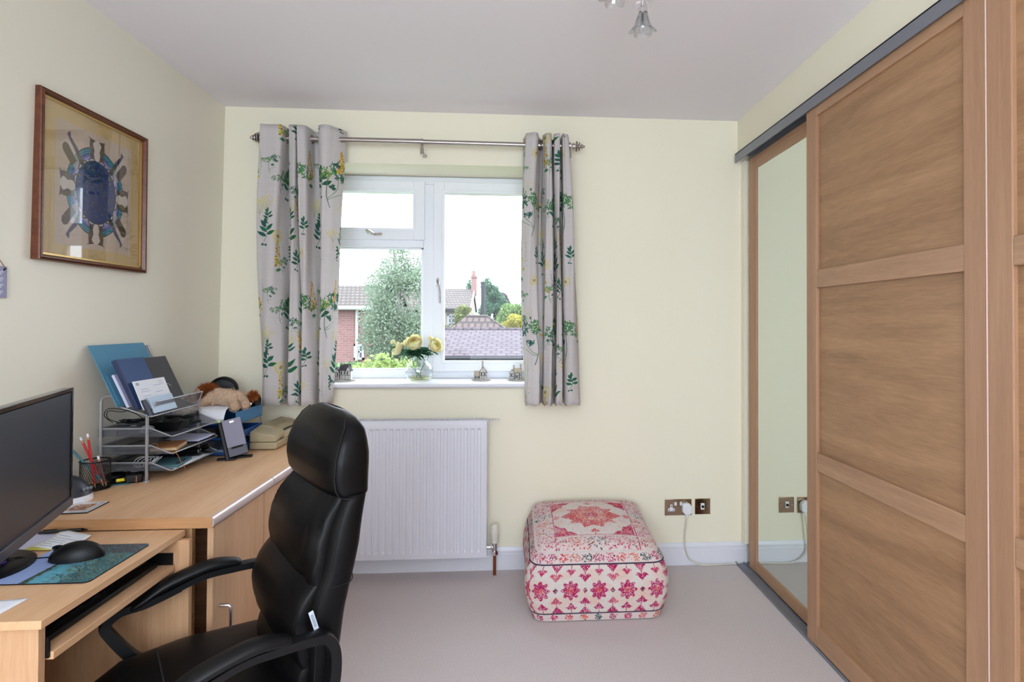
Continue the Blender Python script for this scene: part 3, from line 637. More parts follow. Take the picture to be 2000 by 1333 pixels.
def curtain(label, plan_t, plan_b, ztop, zbot, uoff, voff, eyelets, holes):
    g = thing('curtain', label, 'curtain', (plan_t[0][0], 2.9, zbot), group='floral curtains')
    A = catmull([(p[0], p[1], 0) for p in plan_t], 7); B = catmull([(p[0], p[1], 0) for p in plan_b], 7)
    n = len(A); arc = [0]
    for i in range(1, n): arc.append(arc[-1]+((A[i]-A[i-1]).length+(B[i]-B[i-1]).length)/2)
    NV = 46; vs = []; uv = {}
    for j in range(NV+1):
        t = j/NV; z = ztop+(zbot-ztop)*t; k = t**.85
        for i in range(n):
            p = A[i].lerp(B[i], k); bul = math.sin(PI*min(1, t*1.15))*.018
            e = 0 if i else -1
            side = -1 if i < n*.28 else (1 if i > n*.8 else 0)
            p = Vector((p.x+side*bul*(.8 if i < n*.28 else .35)+.004*math.sin(7*t+i*.3), p.y+.005*math.sin(5*t+i*.45), z+.004*math.sin(i*.5)*(1 if t > .5 else 0)))
            vs.append(p); uv[j*n+i] = ((arc[i]+uoff)/.66, (z+voff)/.66)
    fs = [(j*n+i, j*n+i+1, (j+1)*n+i+1, (j+1)*n+i) for j in range(NV) for i in range(n-1)]
    m = MB(); m.add(vs, fs, 0, [[uv[q] for q in f] for f in fs])
    m.build('fabric_panel', M_curt, g, smooth=180, fix=False, solid=.0016)
    # hem: a stitched fold standing slightly proud at the bottom
    hv = []; 
    for zz in (zbot+.085, zbot+.083): hv += [B[i]+Vector((0, -.0022, zz)) for i in range(n)]
    MB().add(hv, [(i, i+1, n+i+1, n+i) for i in range(n-1)]).build('hem_stitch', M_lining, g, smooth=0, fix=False)
    for ex, ang in eyelets:
        pts = [Vector((ex, RY, RZ))+Vector((math.sin(ang)*.0*math.cos(a)+math.cos(ang)*.024*math.cos(a), math.sin(ang)*.024*math.cos(a), .024*math.sin(a))) for a in [2*PI*k/20 for k in range(20)]]
        MB().tube(pts, .0035, 6, closed=True).build('eyelet', M_steel, g)
    return g
pt = [(-1.262, 2.895), (-1.268, 2.862), (-1.24, 2.848), (-1.175, 2.850), (-1.155, 2.88), (-1.140, 2.945), (-1.128, 2.955), (-1.122, 2.90), (-1.118, 2.852), (-1.100, 2.845), (-1.092, 2.87), (-1.092, 2.945),
      (-1.086, 2.95), (-1.082, 2.87), (-1.076, 2.845), (-1.052, 2.852), (-1.036, 2.90), (-1.02, 2.95), (-.985, 2.952), (-.974, 2.90), (-.975, 2.856), (-.962, 2.840), (-.92, 2.842), (-.897, 2.87), (-.872, 2.915), (-.866, 2.945)]
pb = [(-1.242, 2.90), (-1.245, 2.862), (-1.215, 2.845), (-1.17, 2.850), (-1.150, 2.88), (-1.138, 2.945), (-1.120, 2.955), (-1.110, 2.90), (-1.108, 2.850), (-1.085, 2.838), (-1.062, 2.850), (-1.052, 2.93),
      (-1.046, 2.93), (-1.042, 2.85), (-1.035, 2.840), (-1.005, 2.848), (-.992, 2.90), (-.985, 2.94), (-.968, 2.945), (-.956, 2.90), (-.955, 2.852), (-.950, 2.838), (-.940, 2.842), (-.930, 2.86), (-.924, 2.90), (-.922, 2.93)]
curtain('left floral linen curtain, wider of the pair, hanging beside the stuffed lion', pt, pb, 2.316, .905, .0, -.25, [(-1.158, .95), (-1.037, .95), (-.893, .9)], None)
qt = [(.058, 2.945), (.066, 2.89), (.078, 2.858), (.10, 2.845), (.128, 2.852), (.140, 2.90), (.150, 2.945), (.158, 2.945), (.164, 2.89), (.172, 2.855), (.192, 2.845), (.206, 2.86), (.211, 2.94), (.216, 2.94), (.221, 2.86), (.232, 2.848), (.244, 2.86), (.247, 2.94), (.251, 2.94), (.256, 2.862), (.270, 2.85), (.286, 2.862), (.292, 2.93)]
qb = [(.070, 2.935), (.074, 2.885), (.088, 2.850), (.115, 2.842), (.142, 2.850), (.150, 2.89), (.156, 2.945), (.164, 2.945), (.170, 2.89), (.178, 2.852), (.198, 2.842), (.215, 2.856), (.224, 2.935), (.229, 2.935), (.236, 2.856), (.248, 2.842), (.262, 2.856), (.266, 2.93), (.271, 2.93), (.278, 2.856), (.310, 2.840), (.348, 2.856), (.362, 2.93)]
curtain('right floral linen curtain, gathered narrow, on the wardrobe side of the window', qt, qb, 2.308, .898, .46, -.12, [(.142, 1.1), (.161, 1.1), (.213, 1.3), (.249, 1.3), (.29, 1.0)], None)

# ================================================================ WARDROBE
g = thing('fitted_wardrobe', 'wall-length fitted wardrobe with oak effect sliding doors and one mirror', 'wardrobe', (1.3, 1.4, 0))
MB().box(1.228, 1.234, YF, 2.97, 2.212, 2.262).box(1.228, XR+.09, YF, 2.97, 2.255, 2.2615).box(1.31, 1.335, YF, 2.97, 2.222, 2.2615).build('top_track', M_rail, g, bevel=.001)
MB().box(1.236, 1.345, YF, 2.995, 0.0005, .006).box(1.236, 1.240, YF, 2.995, .006, .014).box(1.280, 1.284, YF, 2.995, .006, .012).box(1.34, 1.345, YF, 2.995, .006, .014).build('floor_track', M_rail, g)
MB().box(XW-.03, XW-.002, YF, 2.99, 0.002, 2.255).build('back_panel', M_dark, g)
def oak_door(y0, y1, x0=1.240, zt=2.219, sw=.074, rails=((.014, .095), (.725, .80), (1.47, 1.545), (2.178, 2.219))):
    d = MB().box(x0+.018, x0+.026, y0+.01, y1-.01, .02, zt-.01).build('sliding_door', M_oakp, g, smooth=0)
    zz = [r for r in rails]
    for a, b in ((y0, y0+sw), (y1-sw, y1)): MB().box(x0, x0+.032, a, b, .012, zt).build('stile', M_oaks, d, bevel=.003)
    for a, b in rails: MB().box(x0+.001, x0+.028, y0+sw, y1-sw, a, b).build('rail', M_oakr, d, bevel=.0025)
    for (a, b), (c, e) in zip(rails, rails[1:]): MB().box(x0+.013, x0+.019, y0+sw-.002, y1-sw+.002, b-.002, c+.002).build('panel', M_oakp, d, smooth=0)
    MB().box(x0-.0015, x0+.004, y0-.0022, y0-.0004, .014, zt-.002).build('edge_strip', mat('pale_edge', (232, 206, 196), .3), d)
    return d
oak_door(1.366, 2.252); oak_door(.470, 1.3636); oak_door(-.425, .4665)
def mirror_door(y0, y1, x0=1.287, zt=2.219):
    d = MB().box(x0+.012, x0+.022, y0+.01, y1-.01, .02, zt-.01).build('mirror_door', M_oaks, g, smooth=0)
    for a, b in ((y0, y0+.07), (y1-.085, y1)): MB().box(x0, x0+.028, a, b, .012, zt).build('stile', M_oaks, d, bevel=.003)
    for a, b in ((.014, .075), (2.15, zt)): MB().box(x0+.001, x0+.026, y0+.07, y1-.085, a, b).build('rail', M_oakr, d, bevel=.003)
    MB().box(x0+.007, x0+.012, y0+.065, y1-.08, .07, 2.155).build('mirror', M_mirror, d, smooth=0)
mirror_door(2.03, 2.925)
for o_ in g.children:
    if o_.name.startswith('mirror_door'): o_['label'] = 'full height mirror in an oak frame'

# ================================================================ POUFFE
PW, PH = 640, 360
cs = Canvas(PW, PH, (214, 206, 200))
MAG, COR, TEA, PEA = (172, 40, 92), (206, 84, 88), (44, 84, 84), (222, 178, 160)
for k in range(26): cs.ell(rnd.random()*PW, 40+rnd.random()*200, 30+30*rnd.random(), 18+20*rnd.random(), PEA, al=.35)
def stamp(c, x, y, kind, s, cc, wrap=True, dirn=1):
    if kind == 'star':
        for k in range(8):
            a = PI*k/4; c.ell(x+.55*s*math.cos(a)*.9, y+.62*s*math.sin(a), .36*s, .20*s, cc, a, .95, wrap)
        c.ell(x, y, .62*s, .68*s, cc, 0, 1, wrap); c.ell(x, y, .30*s, .30*s, COR, 0, .8, wrap)
        for k in range(14): c.ell(x+rnd.uniform(-.6, .6)*s, y+rnd.uniform(-.6, .6)*s, 2.5, 2, (224, 190, 190), 0, .8, wrap)
    if kind == 'drop':
        c.poly([(x-.75*s, y+.1*s*dirn), (x, y+1.05*s*dirn), (x+.75*s, y+.1*s*dirn), (x+.4*s, y-.1*s*dirn), (x, y+.1*s*dirn), (x-.4*s, y-.1*s*dirn)], cc, .95, wrap)
        c.ell(x, y+.35*s*dirn, .45*s, .35*s, cc, 0, .95, wrap)
        for k in (-1, 1): c.leaf(x+.2*s*k, y-.1*s*dirn, .8*s, .2*s, (PI/2-k*1.15)*dirn if dirn > 0 else -(PI/2-k*1.15), cc, .9, wrap)
        c.line(x, y, x, y-1.1*s*dirn, 4, cc, .9, wrap)
    if kind == 'dia':
        c.poly([(x-s, y), (x, y+1.2*s), (x+s, y), (x, y-1.2*s)], cc, 1, wrap)
STEP = PW/5
for i in range(5):
    xx = (i+.5)*STEP
    stamp(cs, xx, 152, 'star', 49, MAG); stamp(cs, xx+STEP/2, 152, 'dia', 12, (120, 50, 80))
    stamp(cs, xx, 248, 'drop', 25, (186, 50, 96), dirn=-1); stamp(cs, xx, 62, 'drop', 28, MAG, dirn=1)
    stamp(cs, xx+STEP/2, 226, 'drop', 32, MAG if i % 2 else (196, 84, 110), dirn=-1); cs.poly([(xx+STEP/2-28, 272), (xx+STEP/2, 235), (xx+STEP/2+28, 272)], MAG, 1, True)
    stamp(cs, xx+STEP/2, 90, 'drop', 29, MAG if i % 2 else (196, 84, 110), dirn=1); cs.poly([(xx+STEP/2-30, 40), (xx+STEP/2, 74), (xx+STEP/2+30, 40)], MAG, 1, True)
def band(c, x0, x1, y0, y1, n, horizontal=True):
    c.a[int(y0):int(y1), int(x0):int(x1)] = np.array((216, 200, 198))/255
    for i in range(n):
        t = (i+.5)/n; x = x0+(x1-x0)*t if horizontal else (x0+x1)/2; y = (y0+y1)/2 if horizontal else y0+(y1-y0)*t
        cc = (MAG, COR, TEA, (190, 60, 110), (214, 110, 84))[i*3 % 5]; r = min(x1-x0, y1-y0)*.36
        for k in range(46):
            a = rnd.random()*2*PI; q = r*math.sqrt(rnd.random())*1.25; c.ell(x+q*math.cos(a)*1.2, y+q*math.sin(a), 3.4, 2.8, cc if rnd.random() < .75 else (TEA if rnd.random() < .4 else COR), al=.95, wrap=False)
band(cs, 0, PW, 279, 330, 11); band(cs, 0, PW, 0, 34, 9)
def distress(c, bg, amt, cell=3):
    h, w = c.a.shape[:2]; m = nr.rand(h//cell+1, w//cell+1); m = np.repeat(np.repeat(m, cell, 0), cell, 1)[:h, :w]
    bigm = nr.rand(h//40+1, w//40+1); bigm = np.repeat(np.repeat(bigm, 40, 0), 40, 1)[:h, :w]
    k = (m < amt*(.4+1.2*bigm)).astype(float)[..., None]*.85; c.a = c.a*(1-k)+np.array(bg)/255*k
distress(cs, (218, 208, 204), .22)
cs.a[273:279] = np.array((70, 66, 80))/255; cs.a[34:38] = np.array((92, 80, 92))/255
cs.a += nr.randn(PH, PW, 1)*.03
ct = Canvas(512, 512, (220, 212, 208))
for k in range(12): ct.ell(rnd.random()*512, rnd.random()*512, 50, 30, PEA, al=.3)
ct.poly([(118, 256), (170, 300), (150, 330), (200, 330), (215, 372), (256, 352), (297, 372), (312, 330), (362, 330), (342, 300), (394, 256), (342, 212), (362, 182), (312, 182), (297, 140), (256, 160), (215, 140), (200, 182), (150, 182), (170, 212)], (206, 92, 96))
ct.ell(256, 256, 70, 55, (216, 140, 120), al=.7); ct.ell(256, 256, 32, 26, MAG, al=.5)
stamp(ct, 256, 405, 'drop', 24, COR, False, -1); stamp(ct, 256, 106, 'drop', 24, COR, False, 1); stamp(ct, 96, 256, 'star', 22, COR, False); stamp(ct, 416, 256, 'star', 22, COR, False)
for a, b in ((0, 0), (1, 0), (0, 1), (1, 1)):
    x0, y0 = (86, 426)[a], (86, 426)[b]; sx_, sy_ = (1, -1)[a], (1, -1)[b]
    ct.poly([(x0, y0), (x0+92*sx_, y0), (x0+70*sx_, y0+26*sy_), (x0+52*sx_, y0+30*sy_), (x0+44*sx_, y0+62*sy_), (x0+22*sx_, y0+72*sy_), (x0, y0+100*sy_)], (186, 48, 92))
    ct.ell(x0+30*sx_, y0+28*sy_, 18, 16, COR, al=.8, wrap=False)
band(ct, 0, 78, 0, 512, 8, False); band(ct, 434, 512, 0, 512, 8, False); band(ct, 0, 512, 0, 78, 9); band(ct, 0, 512, 434, 512, 9)
for a in (80, 430): ct.a[:, a:a+5] = np.array((176, 70, 96))/255; ct.a[a:a+5, 80:432] = np.array((196, 120, 130))/255
distress(ct, (222, 214, 212), .34, 3); distress(ct, (206, 120, 120), .06, 2); ct.a += nr.randn(512, 512, 1)*.03
M_ps = image_mat('kilim_side', cs.a, .95, spec=.1, bump=.5); M_pt = image_mat('kilim_top', ct.a, .95, spec=.1, bump=.5)
PC = Vector((.392, 2.705, 0)); PHX, PHY = .318, .262
def pf(a, b, c):
    """cube surface point in [-1,1]^3 -> slumped pouffe"""
    rho = .22; q = Vector((max(-1+rho, min(1-rho, a)), max(-1+rho, min(1-rho, b)), 0)); d = Vector((a, b, 0))-q
    if d.length > 1e-6:
        m = max(abs(a), abs(b)); d = d.normalized()*(rho*(max(abs(d.x), abs(d.y))/rho)); x, y = q.x+d.x, q.y+d.y
    else: x, y = a, b
    h = (c+1)/2
    w = .90+.14*math.sin(PI*(h*.78+.05))-.10*h**3
    r = max(abs(a), abs(b)); 
    X, Y = x*PHX*w, y*PHY*(w*.5+.5)
    top = .318+.030*(b+1)+.034*(1-a*a)*(1-b*b)**.7 if c >= 1 else .318+.030*(b+1)
    if c >= 1: top -= .016*max(0, (r-.86)/.14)**2
    else: top -= .016
    Z = .004+(top-.004)*h
    if c <= -1+1e-6: Z = .004
    e = .012*math.sin(a*5+b*3)*(1-abs(c))*.35
    return (PC.x+X+e, PC.y+Y+e*.5, Z)
g = thing('pouffe', 'square kilim pattern pouffe in pink and cream standing on the carpet', 'pouffe', (PC.x, PC.y, 0))
m = MB(); N = 30
for f in range(4):
    def side(u, v, f=f):
        s = 2*u-1; c = 2*v-1
        return pf(*{0: (s, -1, c), 1: (1, s, c), 2: (-s, 1, c), 3: (-1, -s, c)}[f]) if v < 1 else pf(*{0: (s, -1, .999), 1: (1, s, .999), 2: (-s, 1, .999), 3: (-1, -s, .999)}[f])
    n0 = len(m.uv); m.grid(side, N, 22, uv=True)
    for i in range(n0, len(m.uv)): m.uv[i] = [(u+f*.37, v*330/360) for u, v in m.uv[i]]
m.build('side_cover', M_ps, g, smooth=180, weld=True)
MB().grid(lambda u, v: pf(2*u-1, 2*v-1, 1), 40, 40, uv=True).build('top_cover', M_pt, g, smooth=180)
MB().grid(lambda u, v: pf(2*u-1, 2*v-1, -1), 12, 12).build('base_cover', mat('pouffe_base', (120, 100, 100), .9), g, smooth=180)
def ringpts(c, n=24, out=1.0):
    P = []
    for f in range(4):
        for i in range(n):
            s = 2*i/n-1; P.append(Vector(pf(*{0: (s, -1, c), 1: (1, s, c), 2: (-s, 1, c), 3: (-1, -s, c)}[f])))
    return [PC+(p-PC)*1.0 if out == 1 else Vector((PC.x+(p.x-PC.x)*out, PC.y+(p.y-PC.y)*out, p.z)) for p in P]
MB().tube(ringpts(.998, out=1.004), .0046, 6, closed=True).build('piping', mat('cream_piping', (212, 202, 198), .8), g)
MB().tube(ringpts(.66, out=1.002), .0014, 5, closed=True).tube(ringpts(-.76, out=1.002), .0014, 5, closed=True).build('seam', mat('dark_seam', (66, 60, 74), .8), g)

# ================================================================ DESKS
DZ, DX, DY = .737, -.888, 1.728
g = thing('worktop', 'long beech effect worktop with a rounded metallic front edge along the left wall', 'worktop', (-1.2, 2.36, .705))
MB().box(-1.522, DX-.012, DY+.0005, 2.992, DZ-.032, DZ).build('top_board', M_beech, g, smooth=0)
def nose(y0, y1):
    P = [(DX-.012, DZ-.032), (DX-.004, DZ-.031), (DX, DZ-.026), (DX+.002, DZ-.016), (DX, DZ-.006), (DX-.004, DZ-.001), (DX-.012, DZ)]
    return MB().prism(P, y0, y1, lambda p, q, a: (p, a, q))
M_edge = mat('metallic_edging', (206, 188, 184), .32, .35)
nose(DY, 2.148).build('edge_strip', M_edge, g, smooth=60); nose(2.152, 2.992).build('edge_strip', M_edge, g, smooth=60)
MB().box(-1.52, DX-.004, DY-.001, DY+.0005, DZ-.032, DZ).build('end_edging', M_beeche, g, smooth=0)
def cabinet(y0, y1, label, handle=True):
    c = thing('desk_cabinet', label, 'cabinet', (-1.2, (y0+y1)/2, 0), group='beech cabinets under the worktop')
    MB().box(-1.50, DX-.075, y0, y0+.018, .004, DZ-.0325).box(-1.50, DX-.034, y1-.018, y1, .004, DZ-.0325).box(-1.50, -1.488, y0+.018, y1-.018, .01, DZ-.033).box(-1.49, DX-.04, y0+.018, y1-.018, .06, .078).build('body', M_beeche, c, smooth=0)
    d = MB().box(DX-.032, DX-.014, y0+.002, y1-.002, .03, DZ-.040).build('door', M_beechv, c, bevel=.0015)
    if handle:
        hy = y0+.075
        MB().tube([(DX-.014, hy-.03, .44), (DX+.014, hy-.03, .44), (DX+.020, hy-.03, .435), (DX+.020, hy-.03, .325), (DX+.014, hy-.03, .32), (DX-.014, hy-.03, .32)], .0055, 8).build('handle', M_steel, d)
cabinet(1.752, 2.100, 'beech desk cabinet with a bar handle next to the computer desk')
cabinet(2.103, 2.540, 'beech desk cabinet half hidden behind the chair back, middle of three')
cabinet(2.543, 2.985, 'beech desk cabinet in the far corner under the worktop')

LZ, LX, LY0, LY1 = .703, -.967, 1.218, 1.724
g = thing('computer_desk', 'small beech computer desk with a keyboard shelf, under the monitor', 'desk', (-1.25, 1.47, 0))
MB().box(-1.52, LX, LY0, LY1, LZ-.018, LZ).build('desk_top', M_beech, g, bevel=.001)
MB().box(-1.50, LX-.018, LY0+.016, LY0+.034, .004, LZ-.0185).build('side_panel', M_beechv, g, bevel=.001)
MB().box(-1.50, -.936, LY1-.036, LY1-.018, .004, LZ-.0185).build('side_panel', M_beechv, g, bevel=.001)
MB().box(-1.505, -1.489, LY0+.034, LY1-.036, .25, LZ-.0185).build('back_panel', M_beechv, g)
MB().box(-1.40, LX-.006, LY0+.040, LY1-.042, .600, .617).build('keyboard_shelf', M_beech, g, bevel=.001)
for ya_, yb_ in ((LY0+.0345, LY0+.0395), (LY1-.0415, LY1-.0365)): MB().box(-1.38, LX-.012, ya_, yb_, .606, .650).build('shelf_runner', M_bplastic, g)
g = thing('keyboard', 'black keyboard on the pull out shelf under the desk top', 'keyboard', (-1.09, 1.46, .617))
MB().prism([(-1.165, .618), (-1.01, .618), (-1.006, .625), (-1.008, .632), (-1.165, .641)], LY0+.056, LY1-.06, lambda p, q, a: (p, a, q)).build('keyboard_body', M_bplastic, g, bevel=.002)
k_ = MB().box(-1.135, -1.0, 0, .001, 0, .001); k_ = MB()
for r_ in range(6):
    for q_ in range(22): k_.box(-1.16+r_*.0225, -1.142+r_*.0225, LY0+.064+q_*.0176, LY0+.0795+q_*.0176, .6335+(5-r_)*.0012-.0015, .6445-(r_*.0012))
k_.build('keys', M_bgloss, g)['kind'] = 'stuff'

# ---------------------------------------------------------------- monitor
e = Vector((-.355, .935, 0)).normalized(); nrm = Vector((e.y, -e.x, 0)); zz = Vector((0, 0, 1))
far = Vector((-1.312, 1.75, .777)); W_, H_ = .56, .348
ctr = far-e*W_/2+zz*H_/2
g = thing('computer_monitor', 'black widescreen monitor, switched off, on the computer desk', 'monitor', (-1.31, 1.465, LZ))
MB().obox(ctr-nrm*.012, e, nrm, zz, W_/2, .010, H_/2).obox(ctr-nrm*.03, e, nrm, zz, W_/2-.08, .012, H_/2-.07).build('housing', M_bgloss, g, bevel=.003)
fr = MB(); b = .011
fr.obox(ctr+e*(W_/2-b/2), e, nrm, zz, b/2, .0045, H_/2).obox(ctr-e*(W_/2-b/2), e, nrm, zz, b/2, .0045, H_/2).obox(ctr+zz*(H_/2-b/2), e, nrm, zz, W_/2-b, .0045, b/2)
fr.build('bezel', M_bgloss, g, bevel=.001)
MB().obox(ctr-zz*(H_/2-.011)+nrm*.001, e, nrm, zz, W_/2, .0055, .013).build('chin', mat('monitor_chin', (66, 68, 80), .35), g, bevel=.001)
MB().obox(ctr+nrm*.0005+zz*.004, e, nrm, zz, W_/2-b, .001, H_/2-.018).build('screen', M_screen, g, smooth=0)
bc = Vector((-1.31, 1.465, LZ))
MB().obox(bc+nrm*.03+zz*.09, e, nrm, zz, .055, .010, .085).build('neck', M_bplastic, g, bevel=.003)
bs = MB(); P = []
for h, s in ((.001, 1), (.008, 1), (.013, .93), (.014, .5)): P.append([bc+e*(.112*s*math.cos(t))+nrm*(.105*s*math.sin(t))+zz*h for t in [2*PI*i/40 for i in range(40)]])
bs.loft(P).build('base', M_bplastic, g)

cr = Vector((-1.275, 1.475, LZ+.0145))
g = thing('crystal_ornament', 'tiny clear and purple crystal ornament on the monitor base', 'ornament', cr)
M_cryst = mat('crystal', (240, 235, 255), .02, trans=1); M_amy = mat('purple_crystal', (120, 80, 190), .05, trans=.8)
m = MB()
for i in range(7):
    a = i*2.4; m.lathe([(0, 0), (.007, .004), (.008, .008), (0, .014)], cr+Vector((.012*math.cos(a), .012*math.sin(a), .0+.008*(i % 3))), n=6)
m.build('crystal_cluster', M_cryst, g, smooth=0)
MB().lathe([(0, 0), (.006, .003), (.007, .007), (0, .012)], cr+Vector((.016, -.006, 0)), n=6).lathe([(0, 0), (.006, .003), (.007, .007), (0, .012)], cr+Vector((0, .002, .022)), n=6).build('purple_bead', M_amy, g, smooth=0)

# ---------------------------------------------------------------- mouse mat and mouse
cm = Canvas(300, 310, (150, 172, 222))
for k in range(40): cm.ell(rnd.random()*110, rnd.random()*310, 22, 9, (150, 172, 226), rnd.random(), .5, False)
for y in range(310):
    cm.a[y, 118:210] = np.array((96, 164, 188))/255*(1-.25*y/310)
    cm.a[y, 210:300] = np.array((66, 110, 118))/255
for k in range(60): cm.ell(120+rnd.random()*90, rnd.random()*300, 12, 20, (110, 190, 205), 0, .25, False)
cm.line(104, 0, 116, 310, 9, (70, 88, 80), 1, False)
for k in range(50): cm.ell(106+rnd.random()*12, rnd.random()*200, 5, 7, (60, 80, 66), 0, .9, False)
for k in range(420):
    x, y = 175+rnd.random()*125, rnd.random()*230; L = 16+26*rnd.random(); a = PI*.75+rnd.uniform(-.7, .7)
    cm.line(x, y, x+L*math.cos(a), y+L*math.sin(a), 1.6, rnd.choice([(70, 88, 78), (104, 124, 106), (40, 56, 54), (128, 146, 124)]), .9, False)
for k in range(900):
    x, y = 130+rnd.random()*170, 225+rnd.random()*85; cm.line(x, y, x-14, y+10, 3, rnd.choice([(66, 64, 76), (84, 84, 84), (52, 70, 66), (98, 92, 98)]), .6, False)
M_mm = image_mat('lake_print', cm.a, .55, spec=.3)
g = thing('mouse_mat', 'mouse mat printed with a blue lake and reeds', 'mouse mat', (-1.11, 1.5, LZ))
mx0, mx1, my0, my1 = -1.232, -.997, 1.385, 1.615
def rrect(x0, x1, y0, y1, r, n=6):
    P = []
    for cx, cy, a0 in ((x1-r, y0+r, -PI/2), (x1-r, y1-r, 0), (x0+r, y1-r, PI/2), (x0+r, y0+r, PI)):
        for k in range(n+1): a = a0+PI/2*k/n; P.append((cx+r*math.cos(a), cy+r*math.sin(a)))
    return P
R_ = rrect(mx0, mx1, my0, my1, .014)
MB().prism(R_, LZ+.0002, LZ+.003, lambda p, q, a: (p, q, a)).build('rubber_base', M_bplastic, g, smooth=0)
MB().add([(x, y, LZ+.0032) for x, y in R_], [tuple(range(len(R_)))], 0, [[((x-mx0)/(mx1-mx0), (y-my0)/(my1-my0)) for x, y in R_]]).build('printed_surface', M_mm, g, smooth=0, fix=False)
mc = Vector((-1.125, 1.525, LZ+.0035)); ma = .16
Rm = Matrix.Rotation(ma, 3, 'Z')
def mshape(u, v):
    t = 2*PI*u; ph = PI/2*v; x = .062*math.cos(t)*math.cos(ph)**.55; y = .0335*math.sin(t)*math.cos(ph)**.6*(1-.12*math.cos(t)-.10*math.cos(2*t))
    z = .040*math.sin(ph)**.9*(1-.32*max(0, -x/.062)**2-.15*max(0, x/.062)**2)
    return mc+Rm @ Vector((x, y, z+.001))
g = thing('computer_mouse', 'black computer mouse resting on the lake print mat', 'mouse', mc, )
MB().grid(mshape, 36, 14).add([mshape(i/36, 0) for i in range(36)], [tuple(range(35, -1, -1))]).build('shell', M_bplastic, g, smooth=60, weld=True)
MB().tube([mc+Rm @ Vector((-.042, 0, .030+.004*math.sin(a)))+Rm @ Vector((.010*math.cos(a), 0, 0)) for a in [2*PI*k/12 for k in range(12)]], .004, 6, closed=True).build('scroll_wheel', M_bgloss, g)
MB().tube([mc+Rm @ Vector((-.058, .002, .016)), mc+Rm @ Vector((-.03, .003, .0352)), mc+Rm @ Vector((-.0, .002, .0405))], .0009, 5).build('button_seam', M_dark, g)
MB().tube(catmull([mc+Rm @ Vector((-.060, 0, .008)), mc+Vector((-.10, -.01, .006)), mc+Vector((-.135, -.02, .013)), mc+Vector((-.15, -.09, .014)), mc+Vector((-.16, -.16, .004)), mc+Vector((-.20, -.20, .003))], 8), .0018, 6).build('cable', M_bplastic, g)

# ---------------------------------------------------------------- papers, pen, pencil stub on the computer desk
def sheet(name, label, cat, pts, z, m=M_paper, curl=0, lines=0, group=None, th=.0006):
    cx = sum(p[0] for p in pts)/len(pts); cy = sum(p[1] for p in pts)/len(pts)
    g = thing(name, label, cat, (cx, cy, z), group=group)
    a, b, c, d = [Vector((p[0], p[1], z)) for p in pts]
    f = lambda u, v, o=0: (a.lerp(b, u)).lerp(d.lerp(c, u), v)+Vector((0, 0, curl*(max(0, v-.5)*2)**2+curl*.5*(max(0, .4-u)*2.5)**2*.0+o))
    MB().grid(f, 8, 8).build('sheet', m, g, smooth=180, solid=th)
    if lines:
        k = MB(); r = random.Random(len(label))
        for i in range(lines):
            v = .12+.76*i/lines; u1 = .3+.6*r.random()
            k.grid(lambda p, q, v=v, u1=u1: f(.1+(u1-.1)*p, v+.016*q, th*.5+.0003), 5, 1)
        k.build('print', M_ink, g, smooth=0, fix=False)
    return g
sheet('paper_sheet', 'white sheet of paper at the near corner of the computer desk', 'paper', [(-1.20, 1.235), (-1.075, 1.232), (-1.072, 1.318), (-1.20, 1.30)], LZ+.001, lines=3)
sheet('paper_sheet', 'large white paper sheet lying under the monitor edge', 'paper', [(-1.40, 1.60), (-1.285, 1.585), (-1.31, 1.70), (-1.42, 1.72)], LZ+.001, M_paper2, curl=.004)
sheet('sticky_note', 'yellow note showing below the white papers by the mouse', 'note', [(-1.31, 1.585), (-1.215, 1.585), (-1.22, 1.70), (-1.30, 1.71)], LZ+.003, mat('yellow_paper', (216, 206, 96), .8))
sheet('paper_sheet', 'small printed receipt with red lines next to the mouse', 'paper', [(-1.30, 1.605), (-1.20, 1.575), (-1.19, 1.665), (-1.305, 1.715)], LZ+.005, curl=.006, lines=6)
tag(MB().tube([(-1.36, 1.70, LZ+.009), (-1.25, 1.712, LZ+.011)], .0042, 8).tube([(-1.25, 1.712, LZ+.011), (-1.235, 1.713, LZ+.010)], [.0042, .001], 8).tube([(-1.35, 1.702, LZ+.0145), (-1.315, 1.706, LZ+.015)], .0015, 5).build('pen', M_bgloss, org=(-1.3, 1.705, LZ)),
    'black pen lying across the papers by the raised worktop', 'pen')
g = thing('pencil_stub', 'short bare wooden pencil stub left of the mouse', 'pencil', (-1.20, 1.545, LZ))
MB().tube([(-1.187, 1.525, LZ+.0048), (-1.205, 1.567, LZ+.0048)], .0042, 6).build('wood', mat('pencil_wood', (200, 158, 120), .7), g, smooth=0)
MB().tube([(-1.205, 1.567, LZ+.0048), (-1.209, 1.576, LZ+.0048)], [.004, .0012], 6).build('tip', M_paper, g, smooth=0)

# ================================================================ THINGS ON THE WORKTOP
Z0 = DZ+.0004
